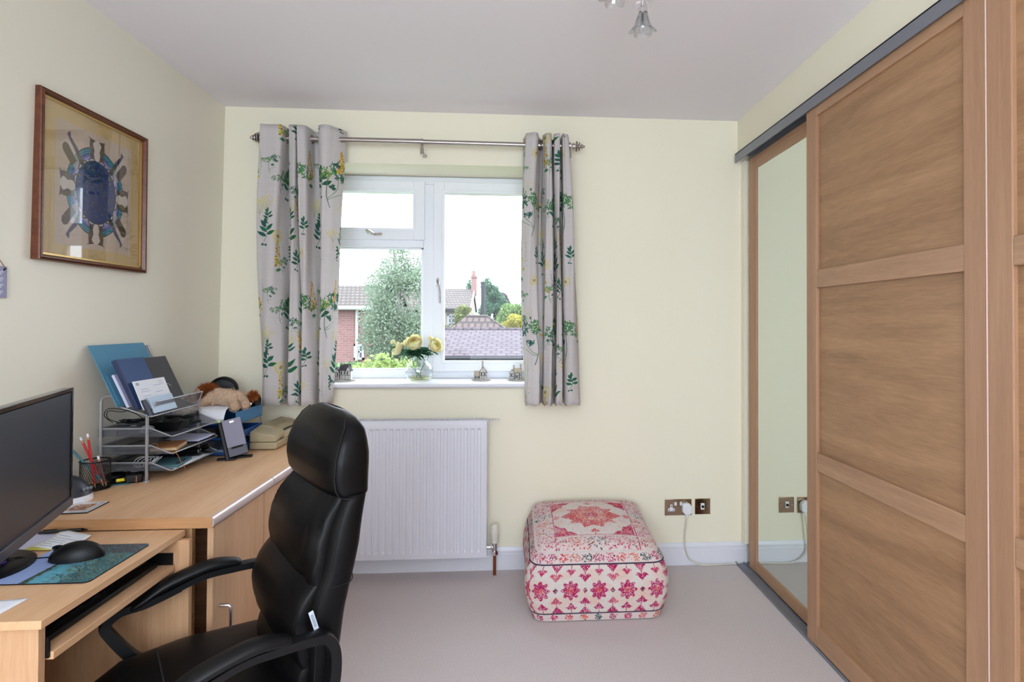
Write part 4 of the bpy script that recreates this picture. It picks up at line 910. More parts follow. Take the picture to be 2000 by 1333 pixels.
# coaster
cc = Canvas(120, 120, (236, 236, 238)); cc.a[8:112, 8:112] = np.array((90, 84, 96))/255; cc.a[11:109, 11:109] = np.array((232, 230, 228))/255; cc.a[24:96, 24:96] = np.array((150, 96, 62))/255
for k in range(60): cc.ell(26+68*rnd.random(), 26+68*rnd.random(), 5, 4, rnd.choice([(92, 54, 44), (196, 150, 96), (120, 70, 50), (214, 190, 150)]), 0, .9, False)
for k in range(12):
    for q in (17, 103): cc.ell(16+k*8, q, 2, 2, (90, 84, 96), 0, 1, False); cc.ell(q, 16+k*8, 2, 2, (90, 84, 96), 0, 1, False)
g = thing('coaster', 'square white coaster with a brown picture and dotted border beside the monitor', 'coaster', (-1.342, 1.832, DZ))
MB().rbox((-1.342, 1.832), .08, .050, .053, Z0, Z0+.003).build('cork_base', M_bplastic, g)
ca, sa = math.cos(.08), math.sin(.08); Q = [(-1.342+x*ca-y*sa, 1.832+x*sa+y*ca, Z0+.0033) for x, y in ((-.049, -.052), (.049, -.052), (.049, .052), (-.049, .052))]
MB().add(Q, [(0, 1, 2, 3)], 0, [[(0, 0), (1, 0), (1, 1), (0, 1)]]).build('printed_top', image_mat('coaster_print', cc.a, .25), g, smooth=0, fix=False)

# cordless phone / headset cradle beside the monitor
g = thing('phone_cradle', 'dark and white phone cradle with buttons, behind the monitor edge', 'phone', (-1.415, 1.905, DZ))
P = []
for h, s in ((0, 1), (.012, 1.0), (.02, .96)): P.append([(-1.415+.045*s*math.cos(t), 1.905+.052*s*math.sin(t), Z0+h) for t in [2*PI*i/28 for i in range(28)]])
MB().loft(P).build('white_base', M_sw, g)
P = []
for h, s, o in ((.0205, .94, 0), (.045, .85, -.006), (.070, .6, -.014), (.080, .3, -.018)): P.append([(-1.415+o+.045*s*math.cos(t), 1.905+.052*s*math.sin(t), Z0+h) for t in [2*PI*i/28 for i in range(28)]])
MB().loft(P).build('dark_top', mat('slate_plastic', (44, 48, 58), .4), g)
for i in range(3): MB().ell((-1.379+.002*i, 1.895+.012*i, Z0+.040), .004, .006, .006).build('button', mat('grey_button', (120, 124, 136), .4), g)

# pen pot: real wire mesh
PP = Vector((-1.452, 2.045, Z0))
g = thing('pen_pot', 'round black wire mesh pen pot on the worktop', 'pen pot', PP)
m = MB(); PR, PHt = .043, .098
for k in range(34):
    for s in (-1, 1):
        m.tube([PP+Vector((PR*math.cos(a), PR*math.sin(a), .004+(PHt-.006)*q/6)) for q in range(7) for a in [2*PI*k/34+s*q*.16]], .00055, 3, cap=False)
m.build('wire_mesh', M_bplastic, g, smooth=0, fix=False)['kind'] = 'stuff'
for h, r in ((PHt, .0026), (.004, .0028)): MB().tube([PP+Vector((PR*math.cos(a), PR*math.sin(a), h)) for a in [2*PI*k/32 for k in range(32)]], r, 6, closed=True).build('rim', M_bplastic, g)
MB().lathe([(0, .0), (PR, .0), (PR, .004), (0, .004)], PP, n=32).build('floor_plate', M_bplastic, g)
def pencil(a, b, c, label, name='pencil', eraser=True, r=.0037):
    a, b = Vector(a), Vector(b); d = (b-a).normalized(); g = thing(name, label, 'pencil' if name == 'pencil' else 'pen', a)
    MB().tube([a+d*.014, b-d*.022 if eraser else b], r, 6).build('barrel', c, g, smooth=0)
    MB().tube([a, a+d*.014], [.0007, r], 6).build('tip', mat('pencil_wood', (200, 158, 120), .7), g, smooth=0)
    if eraser:
        MB().tube([b-d*.022, b-d*.012], r+.0003, 10).build('ferrule', mat('tan_ferrule', (190, 150, 120), .35, .6), g)
        MB().tube([b-d*.012, b], r, 10).build('eraser', M_paper, g)
M_redp = mat('red_pencil', (196, 30, 34), .35); M_tealp = mat('teal_plastic', (30, 110, 130), .4)
pencil(PP+Vector((.026, .004, .006)), PP+Vector((-.048, -.004, .180)), M_redp, 'red pencil with a white eraser, leaning left in the wire pot')
pencil(PP+Vector((.012, -.016, .006)), PP+Vector((-.026, -.002, .192)), M_redp, 'red pencil with a white eraser, upright and tallest in the wire pot')
pencil(PP+Vector((.028, .0, .02)), PP+Vector((-.062, -.020, .138)), M_tealp, 'teal pen leaning furthest left in the wire pot', 'pen', False)
pencil(PP+Vector((.032, .008, .006)), PP+Vector((.004, .006, .112)), mat('brown_pencil', (122, 72, 66), .5), 'short brown pencil barely showing above the rim of the pot')

# teal notepads and black case below the tray
g = thing('notepad', 'small teal edged notepad lying by the foot of the pen pot', 'notepad', (-1.41, 2.10, DZ))
MB().rbox((-1.41, 2.105), .3, .036, .026, Z0, Z0+.003).build('teal_cover', M_tealp, g); MB().rbox((-1.411, 2.106), .3, .034, .024, Z0+.0032, Z0+.006).build('pages', M_bplastic, g)
tag(MB().ell((-1.46, 2.155, Z0+.014), .032, .038, .014, 20, 10).build('mouse_puck', M_bplastic, org=(-1.46, 2.155, Z0)), 'black rounded case tucked under the lowest wire tray', 'case')
g = thing('tape_measure', 'black tape measure with a yellow lock button in front of the tray foot', 'tape measure', (-1.385, 2.15, DZ))
MB().rbox((-1.385, 2.145), -1.05, .048, .026, Z0, Z0+.030).build('case', M_bplastic, g, bevel=.005, seg=3)
MB().rbox((-1.4035, 2.0975), -1.05, .0035, .012, Z0+.008, Z0+.019).rbox((-1.388, 2.097), -1.05, .002, .012, Z0+.011, Z0+.016).build('lock_button', mat('yellow_plastic', (232, 214, 40), .4), g, bevel=.002)
MB().rbox((-1.3565, 2.112), -1.05, .013, .0015, Z0+.004, Z0+.027).build('steel_label', M_copper, g)
MB().tube(catmull([(-1.39, 2.15, Z0+.031), (-1.40, 2.17, Z0+.036), (-1.37, 2.18, Z0+.036), (-1.36, 2.16, Z0+.035), (-1.38, 2.135, Z0+.034), (-1.405, 2.15, Z0+.033)], 5, True), .0016, 5, closed=True).build('wrist_loop', mat('grey_cord', (150, 150, 150), .6), g)

# ---------------------------------------------------------------- desk organiser (wire trays)
YN, YFAR = 2.13, 2.452; XBK, XRL, XFR = -1.503, -1.318, -1.246
org = thing('letter_tray', 'silver wire mesh letter tray of three tiers with a slanted file rest on top', 'letter tray', (-1.40, 2.29, DZ))
TZ = [.929, .866, .804]
for zt in TZ:
    zf = zt-.030
    tr_ = MB()
    tr_.add([(XBK, YN, zf), (XFR, YN+.0, zf), (XFR, YFAR, zf), (XBK, YFAR, zf)], [(0, 1, 2, 3)])
    for y in (YN, YFAR): tr_.add([(XBK, y, zf), (XFR, y, zf), (XRL, y, zt), (XBK, y, zt)], [(0, 1, 2, 3)])
    tr_.add([(XBK, YN, zf), (XBK, YFAR, zf), (XBK, YFAR, zt), (XBK, YN, zt)], [(0, 1, 2, 3)])
    t_ = tr_.build('mesh_tray', M_mesh, org, smooth=0, fix=False, solid=.0006)
    w = MB()
    w.tube([(XBK, YN, zt), (XRL, YN, zt)], .0042, 8).tube([(XBK, YFAR, zt), (XRL, YFAR, zt)], .0042, 8).tube([(XRL, YN, zt), (XRL+.006, YN, zt-.002), (XFR-.004, YN, zf+.002), (XFR, YN+.006, zf), (XFR, YFAR-.006, zf), (XFR-.004, YFAR, zf+.002), (XRL+.006, YFAR, zt-.002), (XRL, YFAR, zt)], .0026, 8)
    w.tube([(XBK, YN, zt), (XBK, YFAR, zt)], .003, 6)
    w.build('wire_rim', M_silver, t_)
m = MB()
for x in (XBK+.012, XRL-.012):
    for y in (YN-.006, YFAR+.006):
        zt = 1.03 if x < -1.4 else .985
        m = MB(); m.tube([(x, y, Z0), (x, y, zt)], .0055, 10)
        m.tube([(x, y, Z0), (x, y, Z0+.005)], .011, 12)
        if x < -1.4: m.tube(catmull([(x, y, zt), (x+.008, y, zt+.014), (x+.03, y, zt+.020), (x+.07, y, zt+.012)], 5), .0045, 8)
        m.build('post', M_silver, org)
E_ = Vector((-1.412, 0, 1.010)); T_ = Vector((-1.512, 0, 1.222)); L_ = Vector((-1.312, 0, .975)); K_ = Vector((-1.292, 0, 1.030))
fr = MB(); YA, YBk = 2.115, 2.415
def strip(p, q, y0=YA, y1=YBk): fr.add([(p.x, y0, p.z), (q.x, y0, q.z), (q.x, y1, q.z), (p.x, y1, p.z)], [(0, 1, 2, 3)])
strip(T_, E_); strip(E_, L_); strip(L_, K_)
f_ = fr.build('file_rest', M_mesh, org, smooth=0, fix=False, solid=.0008)
w = MB()
for y in (YA, YBk): w.tube([(p.x, y, p.z) for p in (T_, T_.lerp(E_, .55)+Vector((-.004, 0, .0)), E_, L_)], .0032, 8).tube([(L_.x, y, L_.z), (K_.x, y, K_.z)], .0028, 8)
for p in (T_, E_, L_, K_): w.tube([(p.x, YA, p.z), (p.x, YBk, p.z)], .0028, 8)
w.build('wire_rim', M_silver, f_)

SL = Vector((-.426, 0, .905)).normalized(); NL = Vector((SL.z, 0, -SL.x))
def leaning(name, label, cat, off, y0, y1, s0, s1, th, m, skew=0, bev=.0008, extra=None, group=None):
    """a slab leaning back on the file rest; s runs up the slope"""
    o = E_+NL*off; g = thing(name, label, cat, (o.x, (y0+y1)/2, o.z+s0*SL.z), group=group)
    Pt = lambda y, s, d=0: Vector((o.x, y+skew*(s-s0), o.z))+SL*s+NL*d
    m_ = MB(); c = [Pt(y0, s0), Pt(y1, s0), Pt(y1, s1), Pt(y0, s1)]; c2 = [Pt(y0, s0, -th), Pt(y1, s0, -th), Pt(y1, s1, -th), Pt(y0, s1, -th)]
    m_.add(c+c2, [(0, 1, 2, 3), (7, 6, 5, 4), (0, 4, 5, 1), (1, 5, 6, 2), (2, 6, 7, 3), (3, 7, 4, 0)]).build('cover' if cat in ('folder', 'notebook') else 'sheets', m, g, bevel=bev, smooth=0)
    if extra: extra(g, Pt)
    return g
def slab(Pt, y0, y1, s0, s1, d0, d1):
    return MB().add([Pt(y, s, d) for d in (d0, d1) for y, s in ((y0, s0), (y1, s0), (y1, s1), (y0, s1))], [(0, 1, 2, 3), (7, 6, 5, 4), (0, 4, 5, 1), (1, 5, 6, 2), (2, 6, 7, 3), (3, 7, 4, 0)])
M_bluef = mat('blue_card', (86, 142, 172), .7); M_blued = mat('dark_blue_card', (60, 112, 142), .7)
def fol_x(g, Pt):
    slab(Pt, 2.10, 2.38, .012, .125, .0005, .002).build('pocket_flap', M_bluef, g, smooth=0)
    k = MB()
    for i in range(7): k.add([Pt(y, s, .0004) for y, s in ((2.15, .145+i*.0105), (2.30, .145+i*.0105), (2.30, .1458+i*.0105), (2.15, .1458+i*.0105))], [(0, 1, 2, 3)])
    k.add([Pt(y, s, .0005) for y, s in ((2.165, .142), (2.185, .142), (2.185, .156), (2.165, .156))], [(0, 1, 2, 3)])
    k.build('printed_form', M_blued, g, smooth=0, fix=False)
leaning('document_folder', 'large pale blue card folder, rearmost on the file rest', 'folder', .006, 2.085, 2.385, .002, .247, .003, M_bluef, extra=fol_x)
leaning('document_folder', 'dark folder mostly hidden behind the pale blue folder', 'folder', .001, 2.10, 2.38, .004, .16, .002, M_dark)
leaning('paper_stack', 'lilac white stack of curled papers left of the navy notebook', 'papers', .034, 2.098, 2.25, -.012, .118, .010, M_paper2, bev=.002)
def spi_x(g, Pt):
    k = MB()
    for i in range(18):
        s = .006+i*.0088; k.tube([Pt(2.262, s, .002), Pt(2.256, s, .004), Pt(2.250, s, .001), Pt(2.253, s, -.004)], .0009, 5)
    k.build('spiral_binding', M_silver, g)
    k = MB()
    for i in range(9):
        for j in range(7): k.add([Pt(2.275+j*.018+a, .06+i*.011+b, .0004) for a, b in ((0, 0), (.006, .003), (.012, 0), (.006, .0045))], [(0, 1, 2, 3)])
    k.build('cover_pattern', mat('charcoal_pattern', (52, 54, 60), .5), g, smooth=0, fix=False)
    MB().tube([Pt(2.33+.02*math.cos(a), .032+.014*math.sin(a), .0006) for a in [PI*k_/10 for k_ in range(9)]], .0006, 4).build('cover_mark', M_paper, g)
leaning('notebook', 'charcoal spiral notebook on the right side of the file rest', 'notebook', .050, 2.252, 2.405, -.02, .165, .008, mat('charcoal_cover', (70, 70, 74), .6), extra=spi_x)
def nav_x(g, Pt):
    slab(Pt, 2.095, 2.236, -.030, .156, -.003, -.0145).build('pages', M_paper, g, smooth=0)
    slab(Pt, 2.0865, 2.0945, -.034, .162, .0004, -.0165).build('spine', mat('navy_spine', (30, 46, 84), .5), g, bevel=.002, smooth=0)
    slab(Pt, 2.0945, 2.24, -.034, .162, -.0147, -.0165).build('back_cover', mat('navy_spine'), g, smooth=0)
leaning('notebook', 'thick navy blue hardback notebook standing behind the white letter', 'notebook', .068, 2.088, 2.24, -.034, .162, .003, mat('navy_cover', (44, 72, 120), .5), extra=nav_x)
def let_x(g, Pt):
    k = MB(); r = random.Random(4)
    MB().tube([Pt(2.108+.006*math.cos(a), .054+.004*math.sin(a), .0005) for a in [2*PI*q/14 for q in range(14)]], .0011, 4, closed=True).build('letterhead_mark', mat('blue_print', (60, 84, 120), .8), g)
    for i in range(7):
        y0 = 2.115 if i % 3 else 2.19; k.add([Pt(y, s, .0004) for y, s in ((y0, .040-i*.009), (y0+.03+.05*r.random(), .040-i*.009), (y0+.05, .0412-i*.009), (y0, .0412-i*.009))], [(0, 1, 2, 3)])
    for i in range(4): k.add([Pt(y, s, .0004) for y, s in ((2.225, .056-i*.005), (2.255, .056-i*.005), (2.255, .0567-i*.005), (2.225, .0567-i*.005))], [(0, 1, 2, 3)])
    k.build('printed_text', M_ink, g, smooth=0, fix=False)
leaning('letter', 'white printed letter with a round blue letterhead mark, in front of the navy notebook', 'letter', .080, 2.090, 2.272, -.045, .067, .003, M_paper, skew=.1, extra=let_x)
leaning('leaflet', 'pale blue leaflet in a clear sleeve behind the mesh lip', 'leaflet', .104, 2.100, 2.235, -.070, -.008, .004, mat('pale_blue_paper', (184, 204, 224), .6), skew=.1)
leaning('card_wallet', 'dark navy card wallet at the near end of the file rest', 'wallet', .098, 2.076, 2.1, -.072, -.012, .006, mat('navy_wallet', (30, 38, 62), .5))

# tray contents
def tz(i): return TZ[i]-.0293
g = thing('charger', 'dark power adapter with a white label and tangled black cables, top tray', 'charger', (-1.43, 2.18, tz(0)))
MB().rbox((-1.425, 2.175), .5, .036, .018, tz(0), tz(0)+.034).build('adapter_body', mat('slate_plastic', (44, 48, 58), .4), g, bevel=.003)
MB().rbox((-1.405, 2.168), .5, .008, .006, tz(0)+.0342, tz(0)+.0348).build('label_plate', M_paper, g)
k = MB(); r = random.Random(11)
for q in range(5):
    c0 = Vector((-1.44+.03*r.random(), 2.2+.06*r.random(), tz(0)+.035)); P = []
    for i in range(9): a = 2*PI*i/9; P.append(c0+Vector(((.045+.02*r.random())*math.cos(a), (.05+.02*r.random())*math.sin(a), .012*r.random()+.006*math.sin(a*2))))
    k.tube(catmull(P, 5, True), .0021, 5, closed=True)
k.tube(catmull([(-1.46, 2.14, .95), (-1.49, 2.14, .975), (-1.485, 2.15, .999), (-1.44, 2.15, .998), (-1.39, 2.16, .978), (-1.37, 2.17, .955)], 8), .0014, 5)
k.tube(catmull([(-1.45, 2.15, .95), (-1.485, 2.15, .965), (-1.49, 2.16, .99), (-1.45, 2.17, .985), (-1.40, 2.2, .992), (-1.38, 2.2, .96)], 8), .0014, 5)
k.build('cable', M_bplastic, g)
tag(MB().ell((-1.365, 2.18, tz(0)+.017), .022, .03, .016, 14, 8).build('white_mouse', mat('pale_grey_plastic', (168, 176, 192), .4), org=(-1.365, 2.18, tz(0))), 'small pale grey rounded gadget beside the adapter in the top tray', 'gadget')
g = thing('storage_tub', 'black open plastic tub full of oddments in the top tray', 'tub', (-1.32, 2.29, tz(0)))
P = []
for h, s in ((.001, .72), (.040, 1.0), (.041, .96), (.004, .68)): P.append([(-1.335+.062*s*x, 2.275+.075*s*y, tz(0)+h) for x, y in rrect(-1, 1, -1, 1, .35, 4)])
MB().loft(P).build('tub_wall', M_bplastic, g, smooth=50)
for i in range(6): MB().rbox((-1.355+.015*i, 2.25+.011*((i*7) % 5)), i*.7, .020, .008, tz(0)+.012, tz(0)+.034+.003*(i % 3)).build('oddment', [M_bgloss, M_bplastic, M_dark][i % 3], g, bevel=.002)
g = thing('stapler', 'black stapler upright at the far end of the top tray', 'stapler', (-1.32, 2.38, tz(0)))
MB().rbox((-1.325, 2.385), 1.25, .045, .012, tz(0)+.001, tz(0)+.010).build('base', M_bplastic, g, bevel=.002)
MB().obox((-1.33, 2.383, tz(0)+.034), (.31, .93, .12), (-.95, .31, 0), (0, -.12, 1), .044, .010, .010).rbox((-1.337, 2.352), 1.25, .010, .010, tz(0)+.008, tz(0)+.028).build('arm', M_bgloss, g, bevel=.003)
g = thing('cotton_tag', 'pale green plastic bookmark sticking out below the top tray front', 'bookmark', (-1.26, 2.40, tz(0)-.01))
MB().obox((-1.262, 2.38, tz(0)-.005), (.2, 1, 0), (1, -.2, 0), (0, 0, 1), .07, .006, .0012).obox((-1.242, 2.452, tz(0)-.001), (.2, 1, 0), (1, -.2, 0), (0, 0, 1), .008, .008, .006).build('strip', mat('pale_green_plastic', (206, 216, 178), .5), g, bevel=.0005)
g = thing('ring_notebook', 'tan leather notebook with a cord and ring in the middle tray', 'notebook', (-1.31, 2.23, tz(1)))
M_tan = mat('tan_leather', (168, 112, 66), .6, noise=(30, .3))
MB().rbox((-1.312, 2.225), .25, .045, .065, tz(1), tz(1)+.003).rbox((-1.312, 2.225), .25, .045, .065, tz(1)+.013, tz(1)+.016).build('cover', M_tan, g, bevel=.001)
MB().rbox((-1.313, 2.225), .25, .043, .062, tz(1)+.0032, tz(1)+.0128).build('pages', mat('cream_pages', (214, 190, 150), .8), g)
MB().tube([(-1.33+.014*math.cos(a), 2.165+.004*math.sin(a), tz(1)+.018+.012*math.sin(a)) for a in [2*PI*q/14 for q in range(14)]], .0014, 5, closed=True).tube(catmull([(-1.318, 2.165, tz(1)+.017), (-1.27, 2.14, tz(1)+.006), (-1.238, 2.145, tz(1)-.003), (-1.234, 2.17, tz(1)-.045), (-1.232, 2.185, tz(1)-.062), (-1.228, 2.19, tz(1)-.078)], 6), .0012, 5).build('cord', M_tan, g)
sheet('paper_sheet', 'white papers lying at the far side of the middle tray', 'paper', [(-1.40, 2.30), (-1.25, 2.31), (-1.25, 2.44), (-1.40, 2.44)], tz(1)+.008, M_paper2, curl=.006)
tag(MB().rbox((-1.42, 2.24), 0, .06, .08, tz(1), tz(1)+.012).build('tablet_computer', M_bgloss, org=(-1.42, 2.24, tz(1)), bevel=.003), 'flat black tablet at the back of the middle tray', 'tablet')
g = thing('tablet_case', 'teal tablet case with black loops on the lowest tray', 'case', (-1.30, 2.22, tz(2)))
MB().rbox((-1.302, 2.225), .2, .048, .068, tz(2)+.001, tz(2)+.012).build('cover', mat('teal_cover', (72, 110, 120), .5), g, bevel=.002)
for dy in (-.03, .012): MB().rbox((-1.262-.008*dy*10, 2.222+dy), .2, .003, .017, tz(2)+.002, tz(2)+.014).build('loop', M_bgloss, g, bevel=.002)
sheet('paper_sheet', 'white sheet sliding out under the teal case on the lowest tray', 'paper', [(-1.33, 2.17), (-1.249, 2.16), (-1.249, 2.40), (-1.33, 2.40)], tz(2)+.0004, M_paper)
tag(MB().rbox((-1.315, 2.385), .1, .05, .045, tz(2)+.001, tz(2)+.034).build('glasses_case', M_bgloss, org=(-1.315, 2.385, tz(2)), bevel=.01, seg=3), 'glossy black case at the far end of the lowest tray', 'case')
k = MB()
for q in range(6):
    P = [Vector((-1.385+.010*q+(.022)*math.cos(a)*(1+.2*math.sin(q)), 2.175+.014*math.sin(a)+.003*q, tz(2)+.022+.016*math.sin(a+q*.3))) for a in [2*PI*i/10 for i in range(10)]]
    k.tube(catmull(P, 4, True), .0012, 5, closed=True)
tag(k.build('coiled_cable', M_paper, org=(-1.37, 2.17, tz(2))), 'coiled thin white cable on the lowest tray', 'cable')
tag(MB().lathe([(0, 0), (.022, 0), (.022, .006), (.008, .009), (0, .009)], (-1.455, 2.165, tz(2)), n=24).build('round_tin', mat('grey_tin', (112, 114, 122), .4, .5), org=(-1.455, 2.165, tz(2))), 'round grey tin lid at the wall end of the lowest tray', 'tin')
tag(MB().rbox((-1.44, 2.30), 0, .05, .10, tz(2)+.001, tz(2)+.020).build('hard_drive', M_bgloss, org=(-1.44, 2.30, tz(2)), bevel=.003), 'flat black box at the back of the lowest tray', 'box')

# ---------------------------------------------------------------- blue trays in the corner
M_blue = mat('blue_plastic', (24, 112, 168), .35); M_bluedk = mat('deep_blue_plastic', (20, 74, 140), .4)
BX0, BX1, BY0, BY1 = -1.50, -1.195, 2.50, 2.755
g = thing('desk_tray', 'blue plastic tray unit of three tiers under the stuffed lion', 'tray', (-1.35, 2.63, DZ))
for i, (z0, z1) in enumerate(((.742, .776), (.806, .838), (.874, .928))):
    mm = [M_bluedk, M_bluedk, M_blue][i]; t = .003
    MB().box(BX0, BX1, BY0, BY1, z0, z0+t).box(BX0, BX0+t, BY0, BY1, z0, z1).box(BX1-t, BX1, BY0, BY1, z0, z1).box(BX0, BX1, BY0, BY0+t, z0, z0+.012).box(BX0, BX1, BY1-t, BY1, z0, z1).build('tray', mm, g, bevel=.001)
m = MB()
for x in (BX0+.006, BX1-.006):
    for y in (BY0+.006, BY1-.006): MB().box(x-.002, x+.002, y-.002, y+.002, Z0, .875).build('post', M_silver, g)
tag(MB().rbox((-1.36, 2.62), .05, .10, .10, .7455, .760).build('plastic_wallet', mat('clear_sleeve', (170, 190, 215), .2, alpha=.6), org=(-1.36, 2.62, .7455)), 'clear plastic wallet of papers in the lowest blue tray', 'wallet')
tag(MB().rbox((-1.36, 2.62), .1, .11, .09, .8095, .822).build('dark_folder', M_bplastic, org=(-1.36, 2.62, .8095)), 'black folder in the middle blue tray', 'folder')
tag(MB().ell((-1.40, 2.60, .905), .07, .075, .026, 16, 8).build('black_pouch', M_bplastic, org=(-1.40, 2.60, .878)), 'soft black pouch bulging under the curled white paper', 'pouch')
g = thing('paper_sheet', 'white paper sheet curling over the near side of the top blue tray', 'paper', (-1.33, 2.50, .93))
MB().grid(lambda u, v: (-1.46+.215*u+.01*v, 2.66-.19*v, .938+.012*math.sin(PI*min(1, v*1.1))-.9*max(0, v-.84)**1.6+.003*math.sin(6*u)), 14, 14).build('sheet', M_paper, g, smooth=180, solid=.0006)
tag(MB().ell((-1.415, 2.505, .925), .05, .03, .022, 16, 8).ell((-1.37, 2.51, .93), .035, .025, .018, 12, 8).build('plastic_bag', mat('crinkled_bag', (196, 186, 178), .3, noise=(60, .35), bump=(50, .8)), org=(-1.40, 2.505, .905)), 'crinkled clear bag of bits between the two tray units', 'bag')

# stuffed toy lion lying on the tray
M_fur = mat('beige_plush', (206, 176, 150), 1, spec=.05, noise=(70, .25), bump=(200, .9)); M_mane = mat('ginger_mane', (164, 92, 48), 1, spec=.05, noise=(120, .45))
lo = Vector((-1.293, 2.585, .958))
lion = thing('stuffed_lion', 'stuffed toy lion with a ginger mane sprawled on the blue tray', 'soft toy', lo); lion.scale = (.80, .80, .86)
me = bpy.data.meshes.new('body'); bmv = []; bme = []; rad = []
def chain(pts, start=None):
    prev = start
    for p, r_ in pts:
        bmv.append(tuple(Vector(p))); rad.append(r_); k = len(bmv)-1
        if prev is not None: bme.append((prev, k))
        prev = k
    return prev
# local coordinates relative to lo: the head points left (-x), the body runs to the right
root = chain([((0.0, 0.01, .030), .043)])
neck = chain([((-.045, 0.0, .036), .042), ((-.085, -.005, .036), .032)], root)
hd = chain([((-.120, -.012, .040), .036), ((-.155, -.022, .026), .023), ((-.170, -.024, .020), .017)], neck)
hip = chain([((.045, .015, .034), .043), ((.080, .02, .026), .036)], root)
chain([((-.070, -.045, .012), .027), ((-.11, -.065, .000), .023), ((-.145, -.07, -.002), .022)], neck-1)
chain([((-.06, .045, .010), .018), ((-.09, .07, .0), .016)], neck-1)
chain([((.070, -.035, .008), .031), ((.095, -.070, -.008), .026), ((.108, -.098, -.006), .028)], hip-1)
chain([((.112, -.005, .006), .028), ((.140, -.04, -.004), .023), ((.150, -.066, -.004), .024)], hip)
chain([((.10, .035, .026), .009), ((.135, .03, .030), .007)], hip)
me.from_pydata([tuple(Vector(v)) for v in bmv], bme, []); bo = bpy.data.objects.new('body', me); col.objects.link(bo); bo.parent = lion
bm = bmesh.new(); bm.from_mesh(me); sk = bm.verts.layers.skin.verify(); bm.verts.ensure_lookup_table()
for v, r_ in zip(bm.verts, rad): v[sk].radius = (r_, r_)
bm.verts[0][sk].use_root = True; bm.to_mesh(me); bm.free(); me.materials.append(M_fur)
mo = bo.modifiers.new('skin', 'SKIN'); mo.use_smooth_shade = True; q = bo.modifiers.new('subd', 'SUBSURF'); q.levels = 2; q.render_levels = 2
def tuft(name, blobs, n, L, m_, seed, w=.0016):
    r = np.random.RandomState(seed); k = MB()
    for i in range(n):
        b = blobs[r.randint(len(blobs))]; d = r.randn(3); d /= np.linalg.norm(d); p = Vector(b[:3])+Vector(d*np.array(b[3:6])); dd = Vector(d)+Vector(r.randn(3)*.45); dd.normalize()
        s = dd.orthogonal().normalized()*w; l = L*(.6+.7*r.rand()); k.add([p-s, p+s, p+dd*l], [(0, 1, 2)])
    o = k.build(name, m_, lion, smooth=0, fix=False, local=True); o['kind'] = 'stuff'; return o
tuft('fur', [(*v, r_*.93, r_*.93, r_*.93) for v, r_ in zip(bmv, rad)], 5200, .007, M_fur, 1, .0010)
tuft('mane', [(-.092, -.006, .058, .026, .036, .030), (-.072, .0, .062, .024, .034, .022), (-.088, -.022, .036, .018, .030, .030)], 3400, .026, M_mane, 2)
tuft('tail_tuft', [(.150, .028, .034, .016, .014, .012)], 800, .022, M_mane, 3)
MB().ell((-.112, -.044, .066), .013, .007, .013).build('ear', M_fur, lion, local=True)
MB().ell((-.188, -.026, .026), .006, .008, .005).ell((-.156, -.046, .044), .0035, .003, .0035).ell((-.160, -.002, .048), .0035, .003, .0035).build('nose_and_eyes', M_bgloss, lion, local=True)
tag(MB().grid(lambda u, v: (-1.30+.085+.02*u, 2.60-.058+.004*v, .938+.014*v), 3, 3).build('care_label', M_paper, lion, smooth=0, solid=.0004))

g = thing('handbag', 'black leather bag with chrome clips behind the stuffed lion', 'bag', (-1.30, 2.72, .88))
MB().loft([[(-1.405+.21*t+.0*a, 2.70+.040*math.cos(a)*(1-.2*t)+.01*t, .943+.034*math.sin(a)+.004*math.sin(t*9)) for a in [2*PI*k/16 for k in range(16)]] for t in [0, .02, .3, .6, .9, .99, 1]]).build('bag_body', M_leather, g)
MB().tube(catmull([(-1.40, 2.668, .955), (-1.30, 2.666, .958), (-1.20, 2.67, .962)], 5), .0022, 5).build('flap_seam', M_dark, g)
MB().tube([(-1.213+.011*math.cos(a), 2.655, .938+.014*math.sin(a)) for a in [2*PI*q/14 for q in range(14)]], .0016, 5, closed=True).tube([(-1.24, 2.653, .92), (-1.218, 2.650, .945)], .0022, 6).tube([(-1.20, 2.655, .945), (-1.192, 2.653, .955)], .0022, 6).build('clip', M_chrome, g)
g = thing('headphone_case', 'black round headphone case standing against the corner wall', 'case', (-1.43, 2.82, DZ))
MB().lathe([(.0, -.012), (.060, -.012), (.066, -.006), (.068, 0), (.066, .008), (.058, .012), (.0, .008)], (-1.415, 2.83, .985), (.25, -1, .1), n=36).tube([(-1.415+.060*math.cos(a), 2.817-.0*a+.016*math.cos(a), .985+.06*math.sin(a)) for a in [2*PI*q/36 for q in range(36)]], .0035, 6, closed=True).build('shell', M_bplastic, g)
MB().box(-1.44, -1.39, 2.80, 2.86, Z0, .925).build('stand', M_bplastic, g, bevel=.003)

# speaker on its foot
sp = Vector((-1.178, 2.455, .831)); tn = Vector((.42, -.86, .28)).normalized(); tu = Vector((-.34, .22, .95)); tu = (tu-tn*tu.dot(tn)).normalized(); tr = tu.cross(tn).normalized()
if tr.x < 0: tr = -tr
g = thing('speaker', 'tilted grey computer speaker on a black foot beside the beige scanner', 'speaker', (-1.20, 2.53, DZ))
MB().obox(sp-tn*.022, tr, tn, tu, .038, .020, .080).build('housing', M_bplastic, g, bevel=.006)
MB().obox(sp+tu*.019+tn*.001, tr, tn, tu, .036, .004, .060).build('grille', mat('grey_speaker_cloth', (138, 138, 156), .7), g, bevel=.003)
MB().obox(sp-tu*.060+tn*.001, tr, tn, tu, .036, .004, .020).build('lower_panel', mat('slate_panel', (76, 78, 92), .5), g, bevel=.002)
MB().obox(sp-tu*.044+tn*.006, tr, tn, tu, .022, .0015, .004).build('slot', M_dark, g)
MB().obox(sp+tu*.066+tn*.0055, tr, tn, tu, .008, .001, .0035).build('badge', M_chrome, g, bevel=.0006)
